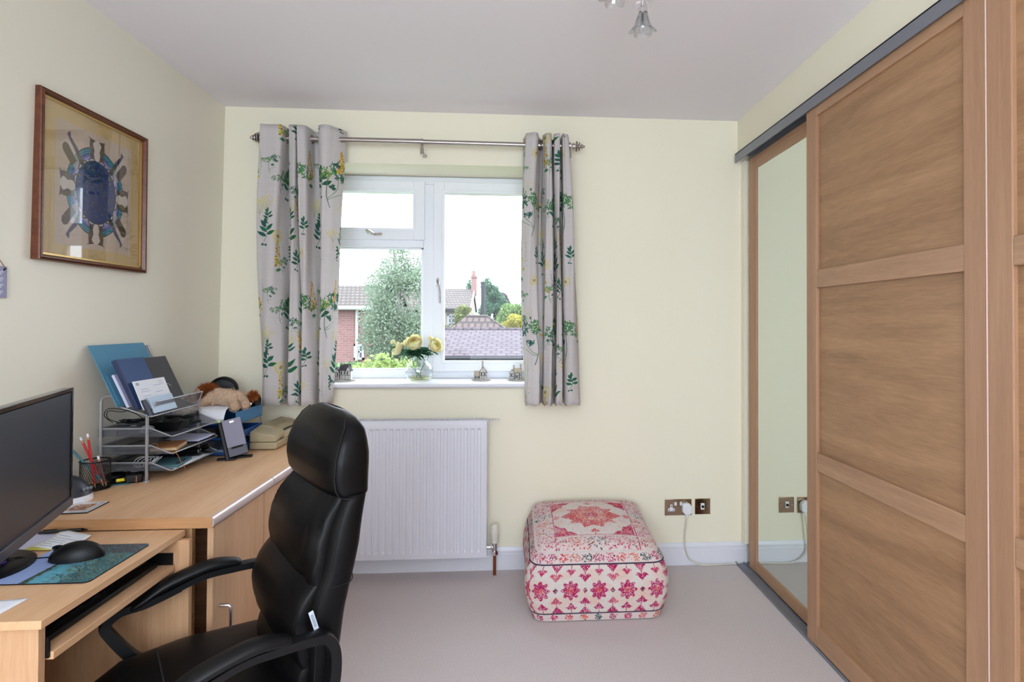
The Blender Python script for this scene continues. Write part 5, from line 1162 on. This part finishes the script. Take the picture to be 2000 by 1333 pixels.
MB().obox(sp-tr*.044-tn*.022-tu*.008, tr, tn, tu, .008, .026, .084).build('side_stand', M_bplastic, g, bevel=.004)
MB().rbox((-1.205, 2.435), .3, .032, .012, Z0, Z0+.008).rbox((-1.152, 2.485), .3, .032, .014, Z0, Z0+.008).rbox((-1.192, 2.47), .3, .016, .05, Z0, Z0+.010).obox((-1.192, 2.475, Z0+.022), (1, 0, 0), (0, 1, 0), (0, 0, 1), .014, .014, .02).build('foot', M_bplastic, g, bevel=.003)

# scanner
M_bge = mat('beige_plastic', (176, 162, 130), .45)
g = thing('flatbed_scanner', 'old beige plastic scanner with a louvred lid on the worktop near the window', 'scanner', (-1.18, 2.77, DZ))
SX0, SX1, SY0, SY1 = -1.190, -1.070, 2.61, 2.955
MB().box(SX0, SX1, SY0, SY1, Z0+.003, .772).build('base', M_bge, g, bevel=.006, seg=3)
def lid(x0, x1):
    P = [(SY0+.004, .7735), (SY0+.002, .800), (SY0+.02, .812), (SY0+.16, .836), (SY1-.04, .842), (SY1-.006, .836), (SY1-.004, .7735)]
    return MB().prism(P, x0, x1, lambda p, q, a: (a, p, q))
MB().prism([(SX0, .7735), (SX1-.002, .7735), (SX1-.002, .796), (SX1-.02, .806), (SX1-.06, .812), (SX0, .820)], SY0+.003, SY0+.10, lambda p, q, a: (p, a, q+(.0 if a < SY0+.05 else .014))).build('front_lid', M_bge, g, bevel=.004, seg=3)
MB().prism([(SX0, .7735), (SX1-.030, .7735), (SX1-.030, .812), (SX1-.06, .826), (SX0, .836)], SY0+.101, SY1-.004, lambda p, q, a: (p, a, q)).build('lid', M_bge, g, bevel=.005, seg=3)
MB().box(SX1-.028, SX1-.004, SY0+.104, SY1-.006, .772, .800).build('paper_slot', mat('light_beige', (196, 184, 160), .4), g, bevel=.003)
MB().box(SX1-.031, SX1-.026, SY0+.10, SY1-.02, .8005, .804).build('slot_gap', M_dark, g)
for i in range(6): MB().tube(catmull([(-1.18, 2.76+.022*i, .8355), (-1.16, 2.765+.022*i, .8325), (-1.14, 2.758+.022*i, .8285), (-1.125, 2.75+.022*i, .8255)], 4), .003, 5).build('louvre', mat('louvre_shade', (140, 128, 100), .6), g)

# ================================================================ WINDOW SILL THINGS
SZ = 1.0004
M_stone = mat('model_stone', (196, 190, 182), .9, noise=(90, .35)); M_plas = mat('model_plaster', (226, 224, 218), .85); M_roofd = mat('model_slate', (70, 66, 70), .8, noise=(120, .3)); M_thatch = mat('model_thatch', (196, 184, 164), .95, noise=(90, .3)); M_timber = mat('model_timber', (40, 34, 36), .8)
def cottage(c, label, base, blocks, roofm, chim):
    """blocks: (dx, dy, w, d, h, roof height, along) gable facing the room when along == 'y'"""
    g = thing('model_cottage', label, 'ornament', (c[0], c[1], SZ), group='model cottages on the window sill')
    P = []; r = random.Random(int(abs(c[0])*1000))
    ww = [1+.08*math.sin(k*2.3) for k in range(20)]
    for h, s in ((0, 1), (.006, 1.0), (.010, .92)): P.append([(c[0]+base[0]*s*math.cos(2*PI*k/20)*ww[k], c[1]+base[1]*s*math.sin(2*PI*k/20)*ww[k], SZ+h) for k in range(20)])
    MB().loft(P).build('base', M_stone, g)
    for dx, dy, w, d, h, rh, al in blocks:
        x, y = c[0]+dx, c[1]+dy; z0 = SZ+.009; z1 = z0+h
        if al == 'y':
            b = MB().prism([(x-w/2, z0), (x+w/2, z0), (x+w/2, z1), (x, z1+rh), (x-w/2, z1)], y-d/2, y+d/2, lambda p, q, a: (p, a, q))
            rf = MB()
            for s in (-1, 1): rf.prism([(x, z1+rh), (x+s*(w/2+.004), z1-.003), (x+s*(w/2+.004), z1+.001), (x, z1+rh+.004)][::s], y-d/2-.004, y+d/2+.003, lambda p, q, a: (p, a, q))
        else:
            b = MB().prism([(y-d/2, z0), (y+d/2, z0), (y+d/2, z1), (y, z1+rh), (y-d/2, z1)], x-w/2, x+w/2, lambda p, q, a: (a, p, q))
            rf = MB()
            for s in (-1, 1): rf.prism([(y, z1+rh), (y+s*(d/2+.004), z1-.003), (y+s*(d/2+.004), z1+.001), (y, z1+rh+.004)][::s], x-w/2-.003, x+w/2+.003, lambda p, q, a: (a, p, q))
        wl = b.build('wall', M_plas, g, smooth=0); rf.build('roof', roofm, g, smooth=0)
        t = MB(); yf = y-d/2-.0006; n = max(3, int(w/.008))
        for i in range(n+1): xx = x-w/2+w*i/n; t.box(xx-.0011, xx+.0011, yf-.0008, yf, z0, z1)
        for zz_ in (z0+.001, z0+h*.5, z1-.001): t.box(x-w/2, x+w/2, yf-.0009, yf, zz_-.0012, zz_+.0012)
        if al == 'y':
            for s in (-1, 1): t.tube([(x+s*w/2, yf, z1), (x, yf, z1+rh)], .0013, 4)
            t.tube([(x, yf, z1), (x, yf, z1+rh)], .001, 4)
        t.build('timber', M_timber, wl, smooth=0)
        wn_ = MB()
        for i in range(max(1, n//2)): xx = x-w/2+w*(i*2+1.0)/n; wn_.box(xx-.003, xx+.003, yf-.0012, yf-.0002, z0+h*.58, z0+h*.88)
        wn_.build('window', M_dark, wl, smooth=0)
    k = MB()
    for dx, dy, z0, z1 in chim: k.box(c[0]+dx-.0045, c[0]+dx+.0045, c[1]+dy-.0045, c[1]+dy+.0045, SZ+z0, SZ+z1).box(c[0]+dx-.006, c[0]+dx+.006, c[1]+dy-.006, c[1]+dy+.006, SZ+z1-.006, SZ+z1-.003)
    k.build('chimney', M_stone, g, smooth=0)
    m = MB()
    for i in range(7): a = r.random()*6.28; m.ell((c[0]+base[0]*.85*math.cos(a), c[1]-abs(base[1]*.8*math.sin(a)), SZ+.010), .005, .004, .004, 8, 5)
    m.build('garden_bush', M_stone, g)
cottage((-.918, 3.10), 'black and white timbered model house with two dark gables beside the left curtain', (.062, .034), [(-.032, .0, .034, .04, .040, .024, 'y'), (.012, .004, .050, .044, .052, .028, 'x'), (.034, -.012, .024, .03, .050, .026, 'y')], M_roofd, [(-.006, .004, .05, .10)])
cottage((-.168, 3.10), 'pale model cottage with a steep thatched roof and tall chimney, right of the vase', (.052, .030), [(.012, 0, .038, .036, .040, .030, 'y'), (-.020, .004, .032, .032, .020, .022, 'x')], M_thatch, [(.008, .006, .06, .112)])
cottage((.026, 3.10), 'small stone model village cottage with two chimneys beside the right curtain', (.048, .028), [(-.022, 0, .024, .03, .032, .022, 'y'), (.012, .006, .036, .03, .038, .018, 'x'), (.008, -.014, .022, .02, .022, .020, 'y')], M_thatch, [(-.012, .008, .05, .086), (.026, .008, .05, .092)])

# vase: ribbed glass with water
VC = Vector((-.508, 3.105, SZ))
M_vg = glass_pane('vase_glass', (.97, .985, .985), gloss=1.6); M_wat = glass_pane('vase_water', (.93, .92, .62), gloss=.8)
g = thing('glass_vase', 'round ribbed clear glass vase with a little yellowish water on the sill', 'vase', VC)
op = [(.030, .0), (.052, .003), (.066, .018), (.074, .045), (.073, .066), (.062, .092), (.046, .108), (.043, .116), (.048, .122)]
ip = [(r_-.003, max(.006, h)) for r_, h in op[::-1][:-1]]+[(.0, .007)]
rib = lambda t, h: 1+.022*abs(math.sin(t*11))
MB().lathe([(0, 0)]+op+ip, VC, n=88, wob=rib, cap=False).build('glass_body', M_vg, g, smooth=80)
MB().lathe([(0, .0075), (.045, .0075), (.058, .018), (.063, .026), (0, .026)], VC, n=40).build('water', M_wat, g)
# roses
M_petal = leafmat('yellow_petal', (255, 246, 205), .45, .1); M_petal2 = leafmat('deep_petal', (255, 234, 160), .4, .1); M_stem = mat('rose_stem', (92, 132, 84), .6); M_rl = leafmat('rose_leaf', (64, 112, 84), .25)
def rose(c, ax, R, label, base, bud=False, seed=1):
    g = thing('yellow_rose', label, 'flower', base, group='yellow roses in the glass vase'); c = Vector(c); ax = Vector(ax).normalized(); a0 = ax.orthogonal().normalized(); b0 = ax.cross(a0); r = random.Random(seed)
    def petal(m, az, Rk, tip, wid, flare=0.):
        def f(u, v):
            th = math.radians(150+(tip-150)*v); ph = az+(u-.5)*2*wid*math.sin(PI*min(.97, .18+.62*v))*(1.15 if th > 1.2 else 1.0)
            d = a0*math.cos(ph)+b0*math.sin(ph); rr = Rk*(1+flare*max(0, v-.55)**1.5*2.2)*(1-.05*math.cos((u-.5)*9)*v)
            return c+d*rr*math.sin(th)*(1.0)+ax*(rr*math.cos(th)*.82-(2*(u-.5))**2*Rk*.16*v)
        m.grid(f, 6, 6)
    outer, inner = MB(), MB()
    if bud:
        for k in range(5): petal(outer, k*1.26, R, 18, .75)
    else:
        for k in range(5): petal(outer, k*1.257, R, 66, .80, .35)
        for k in range(5): petal(outer, k*1.257+.6, R*.86, 52, .78, .15)
        for k in range(5): petal(outer, k*1.257+.2, R*.70, 42, .80)
        for k in range(5): petal(inner, k*1.257+.8, R*.54, 34, .8)
        for k in range(4): petal(inner, k*1.57, R*.38, 26, .9)
        for k in range(3): petal(inner, k*2.1+.4, R*.22, 15, 1.0)
    outer.build('petals', M_petal, g, smooth=180, fix=False, solid=.0006)
    if not bud: inner.build('heart_petals', M_petal2, g, smooth=180, fix=False)
    b = Vector(base); P = catmull([c-ax*R*.25, c-ax*R*.8+Vector((0, 0, -.004)), (c+b)/2+Vector((0, 0, -.005)), b], 5)
    s = MB().tube(P, .0016, 6); s.ell(c-ax*R*.32, R*.2, R*.2, R*.2, 8, 6)
    for k in range(5):
        ang = k*1.26; d = a0*math.cos(ang)+b0*math.sin(ang); q = c-ax*R*.35; s.add([q, q+d*R*.35+ax.cross(d)*R*.09, q+d*R*.75-ax*R*.12, q+d*R*.35-ax.cross(d)*R*.09], [(0, 1, 2, 3)])
    s.build('stem', M_stem, g)
    lf = MB()
    for i in range(13 if not bud else 4):
        t = .22+.5*r.random(); p = (c-ax*R).lerp(Vector((VC.x, VC.y, VC.z+.125)), t); an = r.random()*2*PI; d = Vector((math.cos(an), math.sin(an)*.7, r.uniform(-.35, .5))).normalized(); sdv = d.cross(Vector((0, 0, 1))).normalized(); L = .038+.024*r.random()
        lf.grid(lambda u, v: p+d*L*v+sdv*(u-.5)*L*.62*math.sin(PI*(.04+.92*v)**.85)+Vector((0, 0, -.25*L*v*v+.12*L*abs(u-.5)*2)), 4, 6)
    lf.build('leaves', M_rl, g, smooth=180, fix=False)
rose((-.533, 3.075, SZ+.212), (-.1, -.75, .65), .042, 'large open yellow rose at the top centre of the vase', VC+Vector((.012, .0, .012)), seed=1)
rose((-.572, 3.13, SZ+.215), (-.4, -.2, .9), .034, 'pale yellow rose behind and left of the largest bloom', VC+Vector((-.012, .012, .012)), seed=2)
rose((-.628, 3.09, SZ+.178), (-.85, -.35, .35), .034, 'yellow rose facing sideways, leftmost in the vase', VC+Vector((.022, -.01, .012)), seed=3)
rose((-.418, 3.09, SZ+.196), (.7, -.65, .35), .037, 'yellow rose on the right of the bunch', VC+Vector((-.022, .0, .012)), seed=4)
rose((-.448, 3.11, SZ+.235), (.25, 0, 1), .016, 'small yellow rose bud standing above the right bloom', VC+Vector((0, -.015, .012)), True, 5)
rose((-.655, 3.11, SZ+.215), (-.6, 0, 1), .014, 'tiny rose bud above the leftmost bloom', VC+Vector((.01, .014, .012)), True, 6)

# ================================================================ PICTURE AND SIGN ON THE LEFT WALL
PY0, PY1, PZ0, PZ1 = 1.852, 2.370, 1.520, 2.074
XP = -1.508
g = thing('framed_picture', 'framed print of figures round a blue disc, brown frame, on the left wall', 'picture', (XP, 2.11, 1.52))
fr = MB(); FW = .019
prof = [(0, -.012), (0, .012), (.003, .016), (.006, .012), (.008, .017), (.012, .017), (.015, .011), (.017, .006), (FW, .006), (FW, -.012)]
def fpt(k, inn, h):
    y0, y1, z0, z1 = PY0+inn, PY1-inn, PZ0+inn, PZ1-inn
    return [(XP+h, y0, z0), (XP+h, y1, z0), (XP+h, y1, z1), (XP+h, y0, z1)][k]
n = len(prof); vs = [fpt(k, p, h) for k in range(4) for p, h in prof]
fr.add(vs, [(k*n+i, k*n+(i+1) % n, ((k+1) % 4)*n+(i+1) % n, ((k+1) % 4)*n+i) for k in range(4) for i in range(n)])
fr.build('wooden_frame', wood('mahogany', (120, 70, 46), (76, 42, 28), (5, .8, 5), 2, rough=.25), g, smooth=30)
gm = MB()
for a_, b_, c_, d_ in ((PY0+FW, PY0+FW+.006, PZ0+FW, PZ1-FW), (PY1-FW-.006, PY1-FW, PZ0+FW, PZ1-FW), (PY0+FW, PY1-FW, PZ0+FW, PZ0+FW+.006), (PY0+FW, PY1-FW, PZ1-FW-.006, PZ1-FW)): gm.box(XP-.004, XP+.0045, a_, b_, c_, d_)
gm.build('gilt_slip', mat('gilt', (206, 172, 108), .3, .7), g)
MB().box(XP-.008, XP-.003, PY0+FW, PY1-FW, PZ0+FW, PZ1-FW).build('mount_board', mat('ochre_mount', (204, 178, 126), .9, noise=(300, .06)), g, smooth=0)
AW, AH = 420, 500
ca_ = Canvas(AW, AH, (196, 178, 160))
ca_.a += (np.repeat(nr.randn(1, AW), AH, 0)*.018+np.repeat(nr.randn(AH, 1), AW, 1)*.012)[..., None]
cx, cy = AW/2, AH/2-2
AR = AH/.41*.001                                         # pixels per mm
VS = 1.2
def E2(rx, ry, c, al=1): ca_.ell(cx, cy, rx, ry*VS, c, 0, al, False)
RO = 160
E2(RO, RO, (28, 38, 66)); E2(RO-4, RO-4, (52, 140, 160)); E2(RO-20, RO-20, (28, 38, 66)); E2(RO-23, RO-23, (96, 98, 168)); E2(RO-32, RO-32, (150, 150, 200)); E2(RO-42, RO-42, (206, 204, 210))
for k in range(150):
    a = k*2*PI/150; rr = RO-12; x, y = cx+rr*math.cos(a), cy+rr*VS*math.sin(a); b = a+(1.2 if k % 3 else .2); ca_.line(x-4*math.cos(b), y-4*math.sin(b), x+4*math.cos(b), y+4*math.sin(b), 2.2, (24, 78, 104), 1, False)
BRW, INK = (92, 76, 60), (58, 46, 42)
def T(px_, py_, a, s=1):                                 # local (radial, tangential) -> canvas
    return (cx+px_*math.cos(a)-py_*math.sin(a)*s, cy+VS*(px_*math.sin(a)+py_*math.cos(a)*s))
def limb(P, w, c, a, s=1):
    for p, q in zip(P, P[1:]): ca_.line(*T(*p, a, s), *T(*q, a, s), w, c, 1, False)
for k in range(4):                                       # pairs of drummers on the axes
    a = k*PI/2
    ca_.poly([T(*p, a) for p in ((118, -30), (186, -30), (186, 30), (118, 30))], (206, 196, 186))
    for s in (-1, 1):
        ca_.poly([T(x, y, a, s) for x, y in ((128, 20), (150, 14), (172, 24), (186, 12), (186, 40), (160, 42), (134, 34))], BRW)
        ca_.ell(*T(126, 26, a, s), 11, 11, INK, 0, 1, False); limb([(126, 26), (110, 44), (98, 34)], 6, BRW, a, s); limb([(126, 22), (112, 10), (100, 14)], 6, BRW, a, s)
        limb([(184, 12), (190, 46)], 3, INK, a, s); ca_.ell(*T(156, 32, a, s), 7, 5, (120, 106, 60), a, .8, False)
for k in range(4):                                       # reclining figures on the diagonals
    a = PI/4+k*PI/2; s = 1 if k % 2 else -1
    ca_.poly([T(x, y, a, s) for x, y in ((118, -4), (224, -4), (224, 44), (118, 40))], (206, 196, 186), .6)
    ca_.poly([T(x, y, a, s) for x, y in ((140, 14), (204, 10), (218, 20), (218, 36), (204, 46), (140, 46))], BRW)
    ca_.poly([T(x, y, a, s) for x, y in ((124, -14), (170, -22), (214, -18), (230, -30), (232, -10), (206, -6), (170, -4), (130, 4))], (70, 60, 92))
    ca_.poly([T(x, y, a, s) for x, y in ((124, -14), (150, -20), (150, -2), (130, 4))], BRW)
    ca_.ell(*T(122, -6, a, s), 12, 12, INK, 0, 1, False); limb([(128, -14), (112, -30), (96, -22)], 6, BRW, a, s); limb([(128, 2), (116, 22), (98, 22)], 6, BRW, a, s)
E2(114, 114, (80, 72, 60)); E2(110, 110, (34, 58, 116))
for k in range(150):
    a = rnd.random()*2*PI; rr = 104*math.sqrt(rnd.random()); ca_.ell(cx+rr*math.cos(a), cy+rr*VS*math.sin(a), 4+5*rnd.random(), 2+2*rnd.random(), rnd.choice([(96, 92, 70), (52, 56, 70), (120, 112, 78), (40, 44, 76)]), rnd.random()*3, .8, False)
for k in range(9): ca_.line(AW-52+4*k, 26+3*(k % 3), AW-50+4*k, 34+2*(k % 2), 1, (90, 84, 80), .8, False)
ay0, ay1, az0, az1 = 1.932, 2.298, 1.582, 2.002
MB().add([(XP-.0026, ay0, az0), (XP-.0026, ay1, az0), (XP-.0026, ay1, az1), (XP-.0026, ay0, az1)], [(0, 1, 2, 3)], 0, [[(0, 0), (1, 0), (1, 1), (0, 1)]]).build('print_sheet', image_mat('disc_print', ca_.a, .8), g, smooth=0, fix=False)
MB().box(XP+.0015, XP+.0035, PY0+FW-.002, PY1-FW+.002, PZ0+FW-.002, PZ1-FW+.002).build('glass', M_picglass, g, smooth=0)

g = thing('hanging_sign', 'small lilac slate sign on a brown string at the left picture edge', 'sign', (-1.51, 1.70, 1.39))
M_slate = mat('lilac_slate', (150, 152, 182), .6)
MB().box(XP-.012, XP-.004, 1.625, 1.765, 1.392, 1.486).build('slate', M_slate, g, bevel=.001)
MB().tube([(XP-.004, 1.758, 1.480), (XP-.006, 1.695, 1.565), (XP-.004, 1.632, 1.480)], .0014, 5).tube([(XP-.008, 1.695, 1.563), (XP-.03, 1.695, 1.566)], .002, 6).build('string', mat('brown_string', (150, 104, 84), .8), g)
MB().tube([(XP-.0035, 1.758, 1.480), (XP-.0025, 1.752, 1.475)], .0022, 6).build('knot', M_dark, g)
k = MB(); r = random.Random(3)
for row in range(4):
    for q in range(7):
        y, z = 1.642+q*.0175, 1.466-row*.0195; R0 = .0055; P = [(XP-.0037, y+R0*math.cos(a)*(1 if q % 2 else .7), z+R0*math.sin(a)) for a in [2*PI*i/10*(.55+.45*r.random() if i == 9 else 1) for i in range(8+q % 3)]]
        k.tube(P, .0008, 4)
k.build('lettering', M_paper, g)

# ================================================================ CEILING LIGHT
CL = Vector((.36, 1.62, ZC))
g = thing('ceiling_light', 'chrome ceiling spotlight bar with crystal flower shades', 'ceiling light', CL)
MB().lathe([(0, 0), (.05, 0), (.05, -.018), (.042, -.024), (0, -.024)], CL, n=32).tube([CL+Vector((0, 0, -.02)), CL+Vector((0, 0, -.07))], .009, 12).build('ceiling_plate', M_chrome, g)
M_cg = glass_pane('crystal_glass', (.93, .95, .96), gloss=3.0)
def shade(c, ax, arm):
    c = Vector(c); ax = Vector(ax).normalized()
    m = MB().tube(catmull([CL+Vector((0, 0, -.06)), Vector(arm), c-ax*.05, c-ax*.028], 8), .0035, 8)
    m.lathe([(0, -.034), (.007, -.034), (.016, -.012), (.017, .002), (.012, .006), (0, .006)], c, ax, n=20)
    m.build('arm', M_chrome, g)
    fl = MB(); a0 = ax.orthogonal().normalized(); b0 = ax.cross(a0)
    for k in range(6):
        an = 2*PI*k/6; d = a0*math.cos(an)+b0*math.sin(an); sd = ax.cross(d)
        pr_ = [(.012, -.004, .006), (.018, .014, .011), (.024, .036, .016), (.033, .052, .017), (.043, .060, .012), (.046, .062, .004)]
        rows = [[c+d*r_+sd*(w_*q)-d*(abs(q)**2*.005)+ax*h for q in (-1, -.5, 0, .5, 1)] for r_, h, w_ in pr_]
        fl.add([p for row in rows for p in row], [(i*5+j, i*5+j+1, (i+1)*5+j+1, (i+1)*5+j) for i in range(5) for j in range(4)])
    s = fl.build('crystal_shade', M_cg, g, smooth=0, fix=False, solid=.003)
    MB().lathe([(0, .006), (.008, .008), (.010, .022), (.009, .040), (.013, .05), (.010, .062), (0, .066)], c, ax, n=10).build('bulb', M_cg, g, smooth=0)
    lf = MB()
    for k in range(2):
        d = (a0*math.cos(k*2.6+1)+b0*math.sin(k*2.6+1)); q = c-ax*.034; sd = ax.cross(d)
        lf.add([q, q+d*.016+sd*.007-ax*.002, q+d*.034+ax*.010, q+d*.016-sd*.007-ax*.002], [(0, 1, 2, 3)])
    lf.build('metal_leaf', M_chrome, g, smooth=0, solid=.0012)
shade((.418, 1.75, 2.328), (.0, .06, -1), (.40, 1.70, 2.40))
shade((.298, 1.60, 2.336), (-.05, -.1, -1), (.32, 1.60, 2.39))
shade((.36, 1.40, 2.33), (.0, -.4, -1), (.36, 1.50, 2.40))

# ================================================================ OFFICE CHAIR (built in its own frame: +x forward, +y to its left)
ang = math.radians(180+36); FL = 0
chair = thing('office_chair', 'black leather high-back swivel office chair pushed up to the computer desk', 'chair', (-.72, 1.47, 0), ang)
FRONT = [(.36, -.118), (.46, -.114), (.53, -.112), (.61, -.109), (.666, -.122), (.70, -.140), (.75, -.150), (.80, -.160), (.84, -.175), (.885, -.200)]
BACK = [(.36, -.216), (.40, -.222), (.50, -.225), (.60, -.236), (.67, -.252), (.76, -.272), (.88, -.290), (.95, -.292)]
WID = [(.36, .20), (.46, .222), (.60, .236), (.76, .236), (.89, .222)]
def ring(z, f, b, w, n=40, ex=.55, zo=0, bul=.028):
    P = []; cx_, hx = (f+b)/2, (f-b)/2
    for i in range(n):
        t = 2*PI*i/n; c_, s_ = math.cos(t), math.sin(t)
        x = cx_+hx*abs(c_)**ex*(1 if c_ > 0 else -1); y = w*abs(s_)**ex*(1 if s_ > 0 else -1)
        if c_ > 0: x += bul*(1-(y/w)**2)*c_
        P.append((x, y, z+zo))
    return P
# rear shell
R1 = []; SZ0, SZ1 = .35, .884
for i in range(32):
    z = SZ0+(SZ1-SZ0)*i/31; f = interp(FRONT, z)-.014; b = interp(BACK, z); w = interp(WID, z)
    k_ = math.sin(PI*min(1, (i+.6)/3)/2) if i < 3 else 1
    R1.append(ring(z, f, b, w*(.8+.2*k_), bul=0))
MB().loft(R1).build('back_shell', M_leather2, chair, smooth=180, local=True)
def pad(name, z0, z1, w0=.90, bulge=.012, m=M_leather, wr=0):
    R_ = []; n = 20
    for i in range(n+1):
        t = i/n; z = z0+(z1-z0)*t; k = math.sin(PI*t)**.3 if 0 < t < 1 else 0
        f = interp(FRONT, z); w = interp(WID, z)*w0; b = f-.04
        ring_ = ring(z, b+(f+bulge*k-b)*max(.1, k), b-.01, w*(.97+.03*k), ex=.36, bul=.018*k)
        R_.append([(x+(.0035*math.sin(y*95+3*math.sin(z*30))*wr*k if x > f-.01 else 0), y, zz_-.016*(y/.2)**2) for x, y, zz_ in ring_])
    return MB().loft(R_).build(name, m, chair, smooth=180, local=True)
pad('upper_cushion', .668, .922, wr=1); pad('lumbar_cushion', .478, .722, bulge=.014, wr=.3); pad('lower_cushion', .37, .510, bulge=.008)
# headrest
R2 = []
for i in range(28):
    t = i/27; z = .876+(1.090-.876)*t
    f = interp([(0, -.216), (.05, -.200), (.15, -.188), (.35, -.182), (.55, -.186), (.75, -.202), (.90, -.226), (.97, -.242), (1, -.252)], t)
    b = interp([(0, -.284), (.08, -.296), (.6, -.300), (.85, -.292), (.95, -.280), (1, -.266)], t)
    w = interp([(0, .205), (.08, .216), (.5, .218), (.75, .208), (.90, .186), (.96, .160), (1, .10)], t)
    R2.append([(x, y, zz_-.014*(y/.2)**2*(1 if t > .3 else t/.3)-.004) for x, y, zz_ in ring(z, f, b, w, ex=.42, bul=.014)])
MB().loft(R2).build('headrest', M_leather, chair, smooth=180, local=True)
sm = MB()
for s in (-1, 1):
    P = []
    for i in range(20):
        t = i/19; rr = R2[min(27, int(t*25)+1)]; x, y, z_ = rr[7 if s > 0 else 33]; P.append((x+.002, y+.001*s, z_))
    sm.tube(catmull(P, 2), .0018, 6)
    P = []
    for i in range(1, 30): x, y, z_ = R1[i][8 if s > 0 else 32]; P.append((x, y+.001*s, z_))
    sm.tube(P, .0014, 6)
sm.tube([(x, y*1.003, .884-.006*(y/.2)**2) for x, y, _ in ring(.884, -.206, -.289, .221, bul=0)], .0018, 6, closed=True)
sm.tube([(x, y*1.003, .690-.010*(y/.2)**2) for x, y, _ in ring(.690, interp(FRONT, .69)-.014, interp(BACK, .69), interp(WID, .69), bul=0)], .0012, 6, closed=True)
sm.build('seam', M_dark, chair, local=True)
MB().obox((-.140, .2375, .612), (.30, 0, 1), (0, 1, .0), (1, 0, -.30), .024, .0008, .0055).build('brand_tab', mat('pale_tab', (206, 216, 232), .6), chair, local=True, smooth=0)
k = MB()
for i in range(9): k.obox((-.140+.30*(-.014+.0035*i), .2387, .612-.014+.0035*i), (.30, 0, 1), (0, 1, 0), (1, 0, -.30), .0008, .0003, .0032)
k.build('tab_print', M_ink, chair, local=True, smooth=0)
# seat
R3 = []
for i in range(26):
    t = i/25; x = -.17+.47*t; w = interp([(0, .19), (.08, .235), (.5, .258), (.8, .24), (.92, .20), (1, .13)], t); top = interp([(0, .43), (.1, .448), (.5, .454), (.8, .450), (.93, .43), (1, .395)], t); bot = interp([(0, .36), (.9, .345), (1, .36)], t)
    P = []
    for j in range(40):
        a = 2*PI*j/40; c_, s_ = math.cos(a), math.sin(a); P.append((x, w*abs(c_)**.5*(1 if c_ > 0 else -1), (top+bot)/2+(top-bot)/2*abs(s_)**.55*(1 if s_ > 0 else -1)-(.016*math.cos(PI*min(1, abs(c_)*1.0))*(s_ > 0)*0)))
    R3.append(P)
MB().loft(R3).build('seat', M_leather, chair, smooth=180, local=True)
MB().tube([(.13, y, .4525-.010*(y/.25)**4) for y in [(-.20+.025*i) for i in range(17)]], .0022, 5).build('seat_seam', M_dark, chair, local=True)
MB().box(-.12, .24, -.19, .19, .325, .35).build('seat_pan', M_bplastic, chair, local=True, bevel=.01)
for s in (1, -1):
    y = s*.266
    A = MB()
    C = catmull([(.185, y, .548), (.16, y, .560), (.10, y, .590), (.0, y, .612), (-.06, y, .606), (-.082, y, .600)], 6); rings_ = []
    for i, p in enumerate(C):
        t = i/(len(C)-1); e_ = math.sin(PI*min(1, max(0, .04+.92*t)))**.35; w, h = .029*e_*(1.1-.25*t), .016*e_
        rings_.append([(p.x, p.y+w*math.cos(q), p.z+h*math.sin(q)) for q in [2*PI*j/16 for j in range(16)]])
    A.loft(rings_).build('arm_pad', M_bplastic, chair, smooth=180, local=True)
    def flat(pts, w, h):
        rr = []; P = catmull(pts, 6)
        for i, p in enumerate(P):
            d = (P[min(i+1, len(P)-1)]-P[max(0, i-1)]).normalized(); nn = Vector((0, 1, 0)); bb = d.cross(nn).normalized()
            hh = h[0]+(h[1]-h[0])*i/(len(P)-1); rr.append([p+nn*(w*a)+bb*(hh*b_) for a, b_ in ((-1, -1), (-.6, -1.15), (.6, -1.15), (1, -1), (1, 1), (.6, 1.15), (-.6, 1.15), (-1, 1))])
        return MB().loft(rr)
    flat([(.12, y, .556), (.02, y, .586), (-.06, y, .588), (-.125, y, .585), (-.165, y*.99, .572), (-.182, y*.98, .52), (-.170, y*.96, .43), (-.11, y*.93, .35), (.0, y*.85, .315)], .016, (.007, .015)).build('arm_rear_support', M_bplastic, chair, smooth=50, local=True)
    flat([(.07, y, .570), (.15, y, .549), (.205, y, .545), (.236, y, .52), (.226, y*.99, .49), (.17, y*.96, .41), (.08, y*.9, .33)], .015, (.008, .014)).build('arm_front_support', M_bplastic, chair, smooth=50, local=True)
MB().tube([(.05, 0, .33), (.05, 0, .25)], .045, 20).box(-.06, .16, -.05, .05, .27, .325).box(-.02, .10, -.235, .235, .305, .322).build('tilt_mechanism', M_bplastic, chair, local=True, bevel=.005)
MB().tube([(.05, 0, .30), (.05, 0, FL+.06)], .022, 20).tube([(.05, 0, .22), (.05, 0, FL+.05)], .030, 20).build('gas_lift', M_bplastic, chair, local=True)
for k in range(5):
    a = 2*PI*k/5+.3; d = Vector((math.cos(a), math.sin(a), 0)); c0 = Vector((.05, 0, FL))
    bl = MB().tube([c0+d*.02+Vector((0, 0, .105)), c0+d*.15+Vector((0, 0, .098)), c0+d*.29+Vector((0, 0, .072))], [.026, .022, .014], 8).build('base_leg', M_bplastic, chair, local=True)
    sd = d.cross(Vector((0, 0, 1))); cc_ = c0+d*.29+Vector((0, 0, .026))
    MB().tube([cc_-sd*.022, cc_-sd*.005], .025, 16).tube([cc_+sd*.005, cc_+sd*.022], .025, 16).tube([cc_, cc_+Vector((0, 0, .05))], .006, 8).build('castor', M_bplastic, bl, local=True)
